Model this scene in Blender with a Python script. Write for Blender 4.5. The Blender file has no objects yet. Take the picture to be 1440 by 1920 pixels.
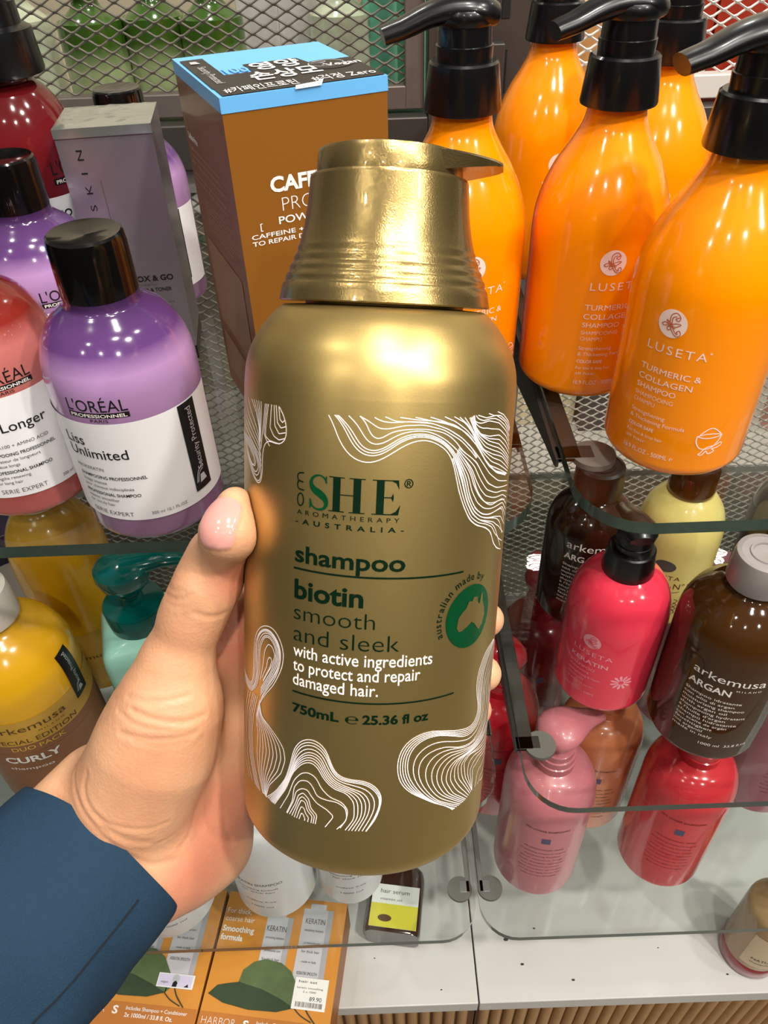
import bpy, bmesh, math, random
import numpy as np
from mathutils import Vector, Matrix
random.seed(7)
S = bpy.context.scene
COL = S.collection
PI = math.pi

# ------------------------------------------------------------------ camera, world, lights, exposure
CAM_H = 1.35                                   # the camera: a phone held at chest height, looking down at the shelves
cam = bpy.data.objects.new('camera', bpy.data.cameras.new('camera'))
COL.objects.link(cam)
cam.data.sensor_fit = 'VERTICAL'; cam.data.sensor_height = 36.0; cam.data.sensor_width = 27.0
cam.data.lens = 1442.0 / 1920.0 * 36.0
cam.data.clip_start = 0.01; cam.data.clip_end = 50
PITCH = math.radians(41.3); ROLL = math.radians(2.1)
cam.matrix_world = Matrix.Translation((0, 0, CAM_H)) @ Matrix.Rotation(PI/2 - PITCH, 4, 'X') @ Matrix.Rotation(-ROLL, 4, 'Z')
S.camera = cam

W = bpy.data.worlds.new('world'); S.world = W; W.use_nodes = True
wt = W.node_tree                               # the shop around: pale ceiling above, dark floor, aisles and shoppers below eye level
wc_ = wt.nodes.new('ShaderNodeTexCoord'); ws = wt.nodes.new('ShaderNodeSeparateXYZ'); wr = wt.nodes.new('ShaderNodeValToRGB'); wm = wt.nodes.new('ShaderNodeMapRange')
wm.inputs['From Min'].default_value = -1; wm.inputs['From Max'].default_value = 1
wr.color_ramp.elements[0].position = 0.48; wr.color_ramp.elements[0].color = (0.022, 0.020, 0.018, 1)
wr.color_ramp.elements[1].position = 0.80; wr.color_ramp.elements[1].color = (0.52, 0.49, 0.45, 1)
wt.links.new(wc_.outputs['Generated'], ws.inputs[0]); wt.links.new(ws.outputs['Z'], wm.inputs['Value']); wt.links.new(wm.outputs[0], wr.inputs[0])
wt.links.new(wr.outputs[0], wt.nodes['Background'].inputs[0]); wt.nodes['Background'].inputs[1].default_value = 0.8

def lamp(name, loc, power, radius, aim, spread=150, col=(1, 0.95, 0.88)):
    d = bpy.data.lights.new(name, 'AREA'); d.shape = 'DISK'; d.size = radius*2; d.energy = power; d.color = col
    d.spread = math.radians(spread)
    o = bpy.data.objects.new(name, d); COL.objects.link(o); o.location = loc
    o.rotation_euler = (Vector(aim) - Vector(loc)).to_track_quat('-Z', 'Y').to_euler()
    return o
for i, (x, y, z, p) in enumerate([(0.85, -0.50, 2.65, 36), (0.22, -0.45, 2.65, 20), (-0.95, -0.80, 2.65, 6), (0.65, -1.75, 2.65, 15),
                                  (-0.45, -1.70, 2.65, 5), (1.7, -1.1, 2.65, 26), (-1.7, -1.5, 2.65, 5), (0.15, 0.10, 2.65, 13), (0.95, 0.15, 2.65, 15), (-0.7, 0.12, 2.65, 6)]):
    lamp('ceiling_spot_light', (x, y, z), p, 0.05, (x*0.25, 0.30, 0.9))
# unseen fill lamps added behind the mesh panels to brighten the far-side goods
for x, p in ((-0.48, 1.3), (-0.14, 1.3), (0.24, 2.2), (0.58, 2.6)): lamp('far_side_fill', (x, 0.765, 1.74), p, 0.025, (x, 0.93, 1.0), 130, (1, 0.97, 0.92))
for x, p in ((-0.62, 0.7), (0.22, 1.1), (0.48, 1.1), (0.75, 0.8)): lamp('under_board_fill', (x, 0.79, 1.055), p, 0.015, (x, 0.95, 0.6), 150, (1, 0.94, 0.84))  # unseen lamps added under the board to brighten the lower mesh from behind
S.view_settings.view_transform = 'Standard'; S.view_settings.look = 'None'
S.view_settings.exposure = -1.25; S.view_settings.gamma = 1.0; S.view_settings.use_curve_mapping = False

# ------------------------------------------------------------------ materials
def lin(h):
    c = [int(h[i:i+2], 16)/255 for i in (0, 2, 4)]
    return tuple((v/12.92 if v <= 0.04045 else ((v+0.055)/1.055)**2.4) for v in c) + (1,)
MATS = {}
def pbr(name, hexc, rough=0.4, metal=0.0, trans=0.0, coat=0.0, sss=0.0, sssr=(0.004, 0.002, 0.001), ior=1.45, bump=0.0, bscale=200.0, var=0.0, vscale=30.0, spec=0.5, coat_rough=0.05, alpha=1.0):
    m = bpy.data.materials.new(name); m.use_nodes = True
    nt = m.node_tree; b = nt.nodes['Principled BSDF']; I = b.inputs
    I['Base Color'].default_value = lin(hexc); I['Roughness'].default_value = rough; I['Metallic'].default_value = metal
    I['Transmission Weight'].default_value = trans; I['Coat Weight'].default_value = coat; I['Coat Roughness'].default_value = coat_rough
    I['IOR'].default_value = ior; I['Specular IOR Level'].default_value = spec; I['Alpha'].default_value = alpha
    if sss:
        I['Subsurface Weight'].default_value = sss; I['Subsurface Radius'].default_value = (1, 0.4, 0.25); I['Subsurface Scale'].default_value = sssr[0]
    if var or bump:
        tc = nt.nodes.new('ShaderNodeTexCoord'); n = nt.nodes.new('ShaderNodeTexNoise')
        n.inputs['Scale'].default_value = vscale if var else bscale; n.inputs['Detail'].default_value = 4
        nt.links.new(tc.outputs['Object'], n.inputs['Vector'])
        if var:
            hs = nt.nodes.new('ShaderNodeHueSaturation'); hs.inputs['Color'].default_value = lin(hexc)
            mr = nt.nodes.new('ShaderNodeMapRange'); mr.inputs['To Min'].default_value = 1-var; mr.inputs['To Max'].default_value = 1+var
            nt.links.new(n.outputs['Fac'], mr.inputs['Value']); nt.links.new(mr.outputs[0], hs.inputs['Value']); nt.links.new(hs.outputs[0], I['Base Color'])
        if bump:
            n2 = nt.nodes.new('ShaderNodeTexNoise'); n2.inputs['Scale'].default_value = bscale; n2.inputs['Detail'].default_value = 3
            nt.links.new(tc.outputs['Object'], n2.inputs['Vector'])
            bp = nt.nodes.new('ShaderNodeBump'); bp.inputs['Strength'].default_value = bump; bp.inputs['Distance'].default_value = 0.001
            nt.links.new(n2.outputs['Fac'], bp.inputs['Height']); nt.links.new(bp.outputs[0], I['Normal'])
    MATS[name] = m
    return m
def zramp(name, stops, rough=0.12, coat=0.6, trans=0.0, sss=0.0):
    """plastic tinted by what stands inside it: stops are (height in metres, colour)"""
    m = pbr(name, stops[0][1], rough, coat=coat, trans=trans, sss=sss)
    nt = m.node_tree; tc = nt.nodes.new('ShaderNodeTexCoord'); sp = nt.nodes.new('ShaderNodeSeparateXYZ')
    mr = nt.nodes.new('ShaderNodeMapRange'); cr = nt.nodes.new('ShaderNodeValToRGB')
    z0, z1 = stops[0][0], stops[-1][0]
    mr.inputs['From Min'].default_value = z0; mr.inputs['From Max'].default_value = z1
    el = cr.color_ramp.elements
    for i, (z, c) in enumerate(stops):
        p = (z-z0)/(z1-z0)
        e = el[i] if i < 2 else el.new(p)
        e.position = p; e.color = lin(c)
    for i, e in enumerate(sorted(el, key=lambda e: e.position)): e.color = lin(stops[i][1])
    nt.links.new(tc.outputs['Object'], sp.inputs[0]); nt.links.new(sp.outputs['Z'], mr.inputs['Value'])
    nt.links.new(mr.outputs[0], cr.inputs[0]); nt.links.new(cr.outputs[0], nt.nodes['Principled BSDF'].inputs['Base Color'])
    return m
def thin_glass(name, tint, refl=0.06):
    m = bpy.data.materials.new(name); m.use_nodes = True; nt = m.node_tree; nt.nodes.clear()
    out = nt.nodes.new('ShaderNodeOutputMaterial'); mix = nt.nodes.new('ShaderNodeMixShader')
    tr = nt.nodes.new('ShaderNodeBsdfTransparent'); gl = nt.nodes.new('ShaderNodeBsdfGlossy'); fr = nt.nodes.new('ShaderNodeFresnel')
    tr.inputs[0].default_value = tint; gl.inputs['Roughness'].default_value = 0.02; 
    ge = nt.nodes.new('ShaderNodeNewGeometry'); mr = nt.nodes.new('ShaderNodeMapRange'); mr.inputs['To Min'].default_value = 1.42; mr.inputs['To Max'].default_value = 1/1.42
    nt.links.new(ge.outputs['Backfacing'], mr.inputs['Value']); nt.links.new(mr.outputs[0], fr.inputs['IOR'])   # a thin pane reflects alike from both faces
    nt.links.new(fr.outputs[0], mix.inputs[0]); nt.links.new(tr.outputs[0], mix.inputs[1]); nt.links.new(gl.outputs[0], mix.inputs[2])
    nt.links.new(mix.outputs[0], out.inputs[0]); MATS[name] = m
    return m
def clear_plastic(name, hexc, clear):
    """tinted see-through plastic: part transparent, part glossy body colour"""
    m = bpy.data.materials.new(name); m.use_nodes = True; nt = m.node_tree; b = nt.nodes['Principled BSDF']
    b.inputs['Base Color'].default_value = lin(hexc); b.inputs['Roughness'].default_value = 0.08; b.inputs['Coat Weight'].default_value = 0.5
    mix = nt.nodes.new('ShaderNodeMixShader'); tr = nt.nodes.new('ShaderNodeBsdfTransparent'); tr.inputs[0].default_value = lin(hexc)
    mix.inputs[0].default_value = clear
    nt.links.new(b.outputs[0], mix.inputs[1]); nt.links.new(tr.outputs[0], mix.inputs[2]); nt.links.new(mix.outputs[0], nt.nodes['Material Output'].inputs[0])
    MATS[name] = m
    return m

# ------------------------------------------------------------------ mesh helpers
class MB:
    def __init__(s): s.v = []; s.f = []; s.m = []; s.names = []
    def mi(s, mat):
        if mat not in s.names: s.names.append(mat)
        return s.names.index(mat)
    def add(s, vs, fs, mat, M=None):
        o = len(s.v); k = s.mi(mat)
        for p in vs:
            p = Vector(p)
            s.v.append(tuple(M @ p) if M is not None else tuple(p))
        for f in fs: s.f.append(tuple(o+i for i in f)); s.m.append(k)
        return s
    def build(s, name, parent=None, angle=40, bevel=0, subsurf=0, loc=None):
        me = bpy.data.meshes.new(name); me.from_pydata(s.v, [], s.f)
        for n in s.names: me.materials.append(MATS[n])
        me.polygons.foreach_set('material_index', s.m); me.polygons.foreach_set('use_smooth', [True]*len(s.f))
        me.update()
        try: me.set_sharp_from_angle(angle=math.radians(angle))
        except Exception: pass
        o = bpy.data.objects.new(name, me); COL.objects.link(o)
        if parent: o.parent = parent
        if loc: o.location = loc
        if bevel:
            b = o.modifiers.new('bevel', 'BEVEL'); b.width = bevel; b.segments = 3; b.limit_method = 'ANGLE'; b.angle_limit = math.radians(40)
            b.harden_normals = False
        return o
    # shapes
    def lathe(s, prof, mat, n=72, M=None, sx=1.0, sy=1.0):
        vs = []; fs = []
        for r, z in prof:
            for i in range(n):
                a = 2*PI*i/n; vs.append((r*sx*math.cos(a), r*sy*math.sin(a), z))
        for k in range(len(prof)-1):
            for i in range(n):
                j = (i+1) % n; fs.append((k*n+i, k*n+j, (k+1)*n+j, (k+1)*n+i))
        if prof[0][0] > 1e-6: fs.append(tuple(range(n))[::-1])
        if prof[-1][0] > 1e-6: fs.append(tuple((len(prof)-1)*n+i for i in range(n)))
        return s.add(vs, fs, mat, M)
    def box(s, x0, x1, y0, y1, z0, z1, mat, M=None):
        vs = [(x, y, z) for z in (z0, z1) for y in (y0, y1) for x in (x0, x1)]
        return s.add(vs, [(0, 2, 3, 1), (4, 5, 7, 6), (0, 1, 5, 4), (2, 6, 7, 3), (0, 4, 6, 2), (1, 3, 7, 5)], mat, M)
    def prism(s, pts, z0, z1, mat, M=None, side=None):
        n = len(pts)
        s.add([(x, y, z0) for x, y in pts]+[(x, y, z1) for x, y in pts], [tuple(range(n))[::-1], tuple(range(n, 2*n))], mat, M)
        s.add([(x, y, z0) for x, y in pts]+[(x, y, z1) for x, y in pts], [(i, (i+1) % n, n+(i+1) % n, n+i) for i in range(n)], side or mat, M)
        return s
    def tube(s, pts, rad, mat, n=10, M=None, flat=1.0, up=(0, 0, 1)):
        pts = [Vector(p) for p in pts]; R = rad if isinstance(rad, (list, tuple)) else [rad]*len(pts)
        vs = []; fs = []
        for i, p in enumerate(pts):
            t = (pts[min(i+1, len(pts)-1)]-pts[max(i-1, 0)]).normalized()
            x = t.cross(Vector(up))
            if x.length < 1e-4: x = t.cross(Vector((0, 1, 0)))
            x.normalize(); y = x.cross(t)
            for k in range(n):
                a = 2*PI*k/n; vs.append(p+x*(R[i]*math.cos(a))+y*(R[i]*flat*math.sin(a)))
        for i in range(len(pts)-1):
            for k in range(n):
                j = (k+1) % n; fs.append((i*n+k, i*n+j, (i+1)*n+j, (i+1)*n+k))
        fs.append(tuple(range(n))[::-1]); fs.append(tuple((len(pts)-1)*n+k for k in range(n)))
        return s.add(vs, fs, mat, M)
    # print on surfaces: verts2d (s, z) in metres
    def wrap(s, v2, f2, mat, Rf, th0=0.0, eps=0.00012, M=None):
        vs = []
        for a, z in v2:
            r = Rf(z); t = th0 + a/Rf.ref
            vs.append(((r+eps)*math.sin(t), -(r+eps)*math.cos(t), z))
        return s.add(vs, f2, mat, M)
    def flat(s, v2, f2, mat, o, ux, uy, eps=0.0002):
        o, ux, uy = Vector(o), Vector(ux), Vector(uy); n = ux.cross(uy).normalized()*eps
        return s.add([o+ux*a+uy*b+n for a, b in v2], f2, mat)
    def patch(s, Rf, th0, th1, z0, z1, mat, out=0.0003, nt=40, nz=10, M=None):
        """a label wrapped round a lathe, with real thickness"""
        vs = []; fs = []
        for k in range(nz+1):
            z = z0+(z1-z0)*k/nz
            for i in range(nt+1):
                t = th0+(th1-th0)*i/nt; r = Rf(z)+out; vs.append((r*math.sin(t), -r*math.cos(t), z))
        for k in range(nz):
            for i in range(nt): a = k*(nt+1)+i; fs.append((a, a+1, a+nt+2, a+nt+1))
        return s.add(vs, fs, mat, M)

def smooth_profile(pts, n=8):
    """Catmull-Rom through (r, z) points"""
    out = []
    P = [pts[0]]+list(pts)+[pts[-1]]
    for i in range(1, len(P)-2):
        for k in range(n):
            t = k/n; a, b, c, d = P[i-1], P[i], P[i+1], P[i+2]
            out.append(tuple(0.5*(2*b[j]+(c[j]-a[j])*t+(2*a[j]-5*b[j]+4*c[j]-d[j])*t*t+(3*b[j]-a[j]-3*c[j]+d[j])*t**3) for j in (0, 1)))
    out.append(tuple(pts[-1])); return out
def rad_fn(prof, ref):
    zs = [p[1] for p in prof]; rs = [p[0] for p in prof]
    pr = sorted(zip(zs, rs)); zz = [p[0] for p in pr]; rr = [p[1] for p in pr]
    def f(z): return float(np.interp(z, zz, rr))
    f.ref = ref
    return f
def arc_corner(r, R, z0=0.0, n=6):
    """base edge of a bottle: flat bottom rounding up into the wall"""
    return [(R-r+r*math.sin(PI/2*k/n), z0+r-r*math.cos(PI/2*k/n)) for k in range(n+1)]

_tc = {}
def text2d(st, weight=0.0, shear=0.0, res=3, sp=1.0):
    """outline of a line of lettering as a flat 2D mesh: verts, faces, width; capital height = 1"""
    key = (st, weight, shear, sp)
    if key in _tc: return _tc[key]
    c = bpy.data.curves.new('t', 'FONT'); c.body = st; c.size = 1.0; c.offset = weight; c.resolution_u = res; c.shear = shear; c.space_character = sp
    o = bpy.data.objects.new('t', c); COL.objects.link(o)
    dg = bpy.context.evaluated_depsgraph_get(); dg.update()
    me = bpy.data.meshes.new_from_object(o.evaluated_get(dg))
    bm = bmesh.new(); bm.from_mesh(me)
    k = 1/0.727
    bmesh.ops.scale(bm, vec=(k, k, 1), verts=bm.verts)
    if bm.verts:
        x0 = min(v.co.x for v in bm.verts); x1 = max(v.co.x for v in bm.verts)
        bmesh.ops.translate(bm, vec=(-x0, 0, 0), verts=bm.verts)
        x = 0.35
        while x < x1-x0:
            bmesh.ops.bisect_plane(bm, geom=bm.verts[:]+bm.edges[:]+bm.faces[:], plane_co=(x, 0, 0), plane_no=(1, 0, 0)); x += 0.35
        wd = x1-x0
    else: wd = 1
    bm.verts.index_update()
    v = [(p.co.x, p.co.y) for p in bm.verts]; f = [tuple(q.index for q in fc.verts) for fc in bm.faces]
    f = [q if (v[q[0]][0]*(v[q[1]][1]-v[q[2]][1])+v[q[1]][0]*(v[q[2]][1]-v[q[0]][1])+v[q[2]][0]*(v[q[0]][1]-v[q[1]][1])) > 0 else q[::-1] for q in f]
    bm.free(); bpy.data.objects.remove(o); bpy.data.curves.remove(c); bpy.data.meshes.remove(me)
    _tc[key] = (v, f, wd)
    return _tc[key]
def line2d(st, x, y, h, width=None, align='l', weight=0.0, shear=0.0, rot=0.0, sp=1.0):
    v, f, wd = text2d(st, weight, shear, sp=sp)
    sx = h if width is None else width/wd
    dx = {'l': 0, 'c': -wd*sx/2, 'r': -wd*sx}[align]
    c, s_ = math.cos(rot), math.sin(rot)
    q = [((a*sx+dx), b*h) for a, b in v]
    return [(x+c*a-s_*b, y+s_*a+c*b) for a, b in q], f
def rect2d(x0, x1, y0, y1, nx=1):
    v = [(x0+(x1-x0)*i/nx, y) for y in (y0, y1) for i in range(nx+1)]
    return v, [(i, i+1, nx+2+i, nx+1+i) for i in range(nx)]
def disc2d(cx, cy, rx, ry=None, n=40):
    ry = ry or rx; v = [(cx, cy)]; f = []
    rings = 3
    for k in range(1, rings+1):
        for i in range(n): a = 2*PI*i/n; v.append((cx+rx*k/rings*math.cos(a), cy+ry*k/rings*math.sin(a)))
    for i in range(n): f.append((0, 1+i, 1+(i+1) % n))
    for k in range(rings-1):
        for i in range(n): a = 1+k*n+i; b = 1+k*n+(i+1) % n; f.append((a, a+n, b+n, b))
    return v, f
def ribbon2d(pts, w, dens=0.0007, closed=False):
    """a drawn line of width w through points (smoothed)"""
    P = [np.array(p, float) for p in pts]
    Q = [P[0]]+P+[P[-1]]; out = []
    for i in range(1, len(Q)-2):
        n = max(2, min(14, int(np.linalg.norm(Q[i+1]-Q[i])/dens)))
        for k in range(n):
            t = k/n; a, b, c, d = Q[i-1], Q[i], Q[i+1], Q[i+2]
            out.append(0.5*(2*b+(c-a)*t+(2*a-5*b+4*c-d)*t*t+(3*b-a-3*c+d)*t**3))
    out.append(P[-1]); v = []; f = []
    W_ = w if callable(w) else (lambda t: w)
    for i, p in enumerate(out):
        t = out[min(i+1, len(out)-1)]-out[max(i-1, 0)]; L = np.linalg.norm(t)
        nrm = np.array([-t[1], t[0]])/(L if L > 1e-9 else 1); ww = W_(i/(len(out)-1))/2
        v += [tuple(p+nrm*ww), tuple(p-nrm*ww)]
    for i in range(len(out)-1): f.append((2*i, 2*i+1, 2*i+3, 2*i+2))
    return v, f
def poly2d(pts):
    """filled outline, cut into strips so it can follow a curved wall"""
    bm = bmesh.new(); vs = [bm.verts.new((x, y, 0)) for x, y in pts]; bm.faces.new(vs)
    x0 = min(p[0] for p in pts); x1 = max(p[0] for p in pts); st = 0.002; x = x0+st
    bmesh.ops.triangulate(bm, faces=bm.faces[:])
    while x < x1:
        bmesh.ops.bisect_plane(bm, geom=bm.verts[:]+bm.edges[:]+bm.faces[:], plane_co=(x, 0, 0), plane_no=(1, 0, 0)); x += st
    bm.verts.index_update(); v = [(p.co.x, p.co.y) for p in bm.verts]; f = [tuple(q.index for q in fc.verts) for fc in bm.faces]
    f = [q if sum(v[q[i]][0]*v[q[(i+1) % len(q)]][1]-v[q[(i+1) % len(q)]][0]*v[q[i]][1] for i in range(len(q))) > 0 else q[::-1] for q in f]
    bm.free(); return v, f

def tag(o, label, cat, group=None, kind=None):
    o['label'] = label; o['category'] = cat
    if group: o['group'] = group
    if kind: o['kind'] = kind
    return o
def thing(name, label, cat, loc=(0, 0, 0), rz=0.0, group=None):
    o = bpy.data.objects.new(name, None); COL.objects.link(o); o.empty_display_size = 0.02
    o.location = loc; o.rotation_euler = (0, 0, math.radians(rz))
    return tag(o, label, cat, group)
def struct(o):
    o['kind'] = 'structure'; return o

# ------------------------------------------------------------------ palette
pbr('white_laminate', 'c6c5c0', 0.35, bump=0.02, bscale=300, var=0.03, vscale=8)
pbr('oak', 'b98a55', 0.5)
nt = MATS['oak'].node_tree
tc = nt.nodes.new('ShaderNodeTexCoord'); mp = nt.nodes.new('ShaderNodeMapping'); mp.inputs['Scale'].default_value = (60, 60, 4)
nz = nt.nodes.new('ShaderNodeTexNoise'); nz.inputs['Scale'].default_value = 3; nz.inputs['Detail'].default_value = 6
cr = nt.nodes.new('ShaderNodeValToRGB'); cr.color_ramp.elements[0].color = lin('9a6d3c'); cr.color_ramp.elements[1].color = lin('c69a63')
nt.links.new(tc.outputs['Object'], mp.inputs[0]); nt.links.new(mp.outputs[0], nz.inputs['Vector']); nt.links.new(nz.outputs['Fac'], cr.inputs[0]); nt.links.new(cr.outputs[0], nt.nodes['Principled BSDF'].inputs['Base Color'])
pbr('groove_wood', '5e3f20', 0.7)
pbr('dirt', '3a3833', 0.9)
pbr('dark_steel', '4a4642', 0.42, 0.55)
pbr('grey_steel', '8d8a86', 0.4, 0.5)
pbr('brown_steel', '6b625c', 0.4, 0.4)
pbr('steel_lit', 'cfcac4', 0.38, 0.15)  # frame colour lightened to carry the light on the upper right panel
pbr('black_gap', '0b0a0a', 0.6)
pbr('mesh_grey', '76726a', 0.42, 0.45)
pbr('mesh_lit', 'd4d0cc', 0.4, 0.1)  # paler copy of the mesh paint, the stronger light put into its colour
pbr('far_wall', 'b5aa92', 0.8)
pbr('floor_tile', '8c877f', 0.4, var=0.05, vscale=3)
thin_glass('shelf_glass', (0.955, 0.975, 0.968, 1))
pbr('glass_edge', '2b4038', 0.12, trans=0.25, coat=0.6)
pbr('rubber_pad', '6a6660', 0.5)
pbr('steel_screw', 'a9a49c', 0.3, 0.8)
pbr('black_plastic', '0c0c0d', 0.28, coat=0.25)
pbr('black_matt', '0b0b0b', 0.5)
pbr('black_gloss', '0a0908', 0.12, coat=0.5)
pbr('white_ink', 'f4f2ee', 0.45)
pbr('pink_ink', 'f3d9cf', 0.45)
pbr('black_ink', '141213', 0.45)
pbr('grey_ink', '56504d', 0.5)
pbr('white_label', 'e9e8ea', 0.38)
pbr('tag_black', '121214', 0.3)
pbr('silver_ink', 'c9cccd', 0.35, 0.3)

# ------------------------------------------------------------------ the setting
Z_A, Z_B, Z_C, Z_D = 1.09, 0.805, 0.55, 0.37           # tops of the three glass shelves and of the plinth
struct(MB().box(-3, 3, -3, 3, -0.02, 0, 'floor_tile').build('floor'))
struct(MB().box(-1.6, 1.6, 1.02, 1.05, 0, 2.0, 'far_wall').build('wall_back'))

def plinth(x0, x1, label, marks):
    t = thing('display_plinth', label, 'display plinth', ((x0+x1)/2, 0.28, 0))
    m = (x0+x1)/2
    b = MB().box(x0-m, x1-m, 0, 0.46, Z_D-0.024, Z_D, 'white_laminate')
    for (x, y, r) in marks: b.flat(*disc2d(x-m, y-0.28, r, r*0.6, 9), 'dirt', (0, 0, Z_D), (1, 0, 0), (0, 1, 0), 0.0003)
    b.build('top_board', t, bevel=0.0012)
    # fluted oak front: half-round slats
    pts = []; w = 0.0148; x = x0+0.002
    b = MB(); vs = []; fs = []; k = 0
    while x+w < x1+0.0005:
        for j in range(7):
            a = PI*j/6; vs.append((x-m+w/2-(w/2-0.0013)*math.cos(a), 0.010-0.0065*math.sin(a)))
        x += w; k += 7
    b.add([(p[0], p[1], 0.002) for p in vs]+[(p[0], p[1], Z_D-0.0245) for p in vs], [], 'oak')
    n = len(vs); s_ = b.mi('oak'); g_ = b.mi('groove_wood')
    for i in range(n-1):
        b.f.append((i, i+1, n+i+1, n+i)); b.m.append(g_ if i % 7 == 6 else s_)
    b.box(x0-m, x1-m, 0.0105, 0.45, 0, Z_D-0.025, 'groove_wood')
    b.build('fluted_front', t, angle=50)
    return t
plinth(-1.3, 0.0852, 'white plinth top with fluted oak front under the two orange boxes', [(0.045, 0.295, 0.0012), (-0.03, 0.33, 0.001)])
plinth(0.0868, 1.4, 'bare white plinth top with fluted oak front at lower right', [(0.14, 0.318, 0.0022), (0.195, 0.30, 0.002), (0.16, 0.356, 0.0016), (0.125, 0.345, 0.003), (0.37, 0.30, 0.0016), (0.30, 0.33, 0.001), (0.255, 0.345, 0.0012)])

def glass_shelf(x0, x1, z, side, label, y0=0.28, y1=0.675, t=0.0075, r=0.035):
    pts = []
    c = [(x0, y0), (x1, y0), (x1, y1), (x0, y1)]
    rr = [r if side == 'l' else 0.004, r if side == 'r' else 0.004, 0.004, 0.004]
    for (px, py), q, a0, sx, sy in zip(c, rr, (180, 270, 0, 90), (1, -1, -1, 1), (1, 1, -1, -1)):
        for i in range(9):
            a = math.radians(a0+90*i/8); pts.append((px+sx*q+q*math.cos(a), py+sy*q+q*math.sin(a)))
    o = MB().prism(pts, z-t, z, 'shelf_glass', side='glass_edge').build('glass_shelf')
    return tag(o, label, 'glass shelf', 'glass shelves on the display')
glass_shelf(-0.95, 0.079, Z_A, 'r', 'upper left glass shelf carrying the lilac bottle and the brown box')
glass_shelf(0.101, 1.05, Z_A, 'l', 'upper right glass shelf carrying the orange pump bottles')
glass_shelf(-0.95, 0.079, Z_B, 'r', 'middle left glass shelf carrying the yellow and mint bottles')
glass_shelf(0.101, 1.05, Z_B, 'l', 'middle right glass shelf carrying the hot pink and clear brown bottles')
glass_shelf(-0.95, 0.0765, Z_C, 'r', 'lowest left glass shelf just above the orange boxes', y0=0.283)
glass_shelf(0.0805, 1.05, Z_C, 'l', 'lowest right glass shelf carrying the pale pink and red bottles', y0=0.283)

def bracket(sign, x, z, label, yend, padx, deep, fl=0.014, mat='dark_steel'):
    t = thing('shelf_bracket', label, 'bracket', (x, 0.70, z), 0, 'shelf brackets')
    L = 0.70-yend
    b = MB()
    w = 0.0022
    prof = [(0, -0.008), (0, -0.008-deep), (-L*0.55, -0.008-deep*0.8), (-L*0.93, -0.018), (-L, -0.014), (-L, -0.008)]
    n = len(prof)
    b.add([(-w/2, y, z_) for y, z_ in prof]+[(w/2, y, z_) for y, z_ in prof], [tuple(range(n)), tuple(range(n, 2*n))[::-1]]+[(i, n+i, n+(i+1) % n, (i+1) % n) for i in range(n)], mat)
    x2 = sign*fl
    b.box(min(0, x2), max(0, x2), -L, -0.0, -0.0105, -0.0078, mat)
    b.box(min(0, (padx-x)), max(0, (padx-x)), -L, -L+0.012, -0.0105, -0.0078, mat)
    b.build('arm', t, bevel=0.0006)
    MB().lathe([(0.0125, -0.0115), (0.0125, -0.0079)], 'rubber_pad', 32, Matrix.Translation((padx-x, -L+0.004, 0))).lathe([(0.0035, -0.013), (0.0035, -0.0115)], 'steel_screw', 16, Matrix.Translation((padx-x, -L+0.004, 0))).build('pad', t)
    return t
bracket(1, 0.0995, Z_A, 'dark steel bracket under the upper right glass shelf', 0.345, 0.121, 0.045)
bracket(1, 0.0995, Z_B, 'dark steel bracket under the middle right glass shelf', 0.335, 0.119, 0.035)
bracket(-1, 0.0805, Z_A, 'dark steel bracket under the upper left glass shelf, behind the gold bottle', 0.36, 0.062, 0.04)
bracket(-1, 0.0805, Z_B, 'dark steel bracket under the middle left glass shelf, behind the gold bottle', 0.35, 0.062, 0.035)
bracket(1, 0.0835, Z_C, 'small steel bracket under the left end of the lowest right glass shelf', 0.33, 0.094, 0.006, 0.004, 'grey_steel')
bracket(-1, 0.0735, Z_C, 'small steel bracket under the right end of the lowest left glass shelf', 0.33, 0.063, 0.006, 0.004, 'grey_steel')

# slotted upright between the bays
t = thing('slotted_upright', 'dark slotted steel upright between the two mesh panels', 'upright', (0.09, 0.71, 0))
b = MB().box(-0.041, 0.041, -0.005, 0.03, Z_D+0.001, 1.75, 'dark_steel')
for k in range(24):
    z = 0.40+k*0.0525
    b.box(0.016, 0.0225, -0.0056, -0.0049, z, z+0.032, 'black_gap'); b.box(-0.0225, -0.016, -0.0056, -0.0049, z, z+0.032, 'black_gap')
b.build('post', t, bevel=0.0004)
MB().box(-0.041, -0.037, -0.012, -0.005, Z_D+0.001, 1.75, 'dark_steel').box(0.005, 0.008, -0.012, -0.005, Z_D+0.001, 1.75, 'dark_steel').build('flange', t)
MB().box(-0.002, 0.019, -0.016, -0.0056, 1.165, 1.225, 'dark_steel').build('clip', t, bevel=0.001)

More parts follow.
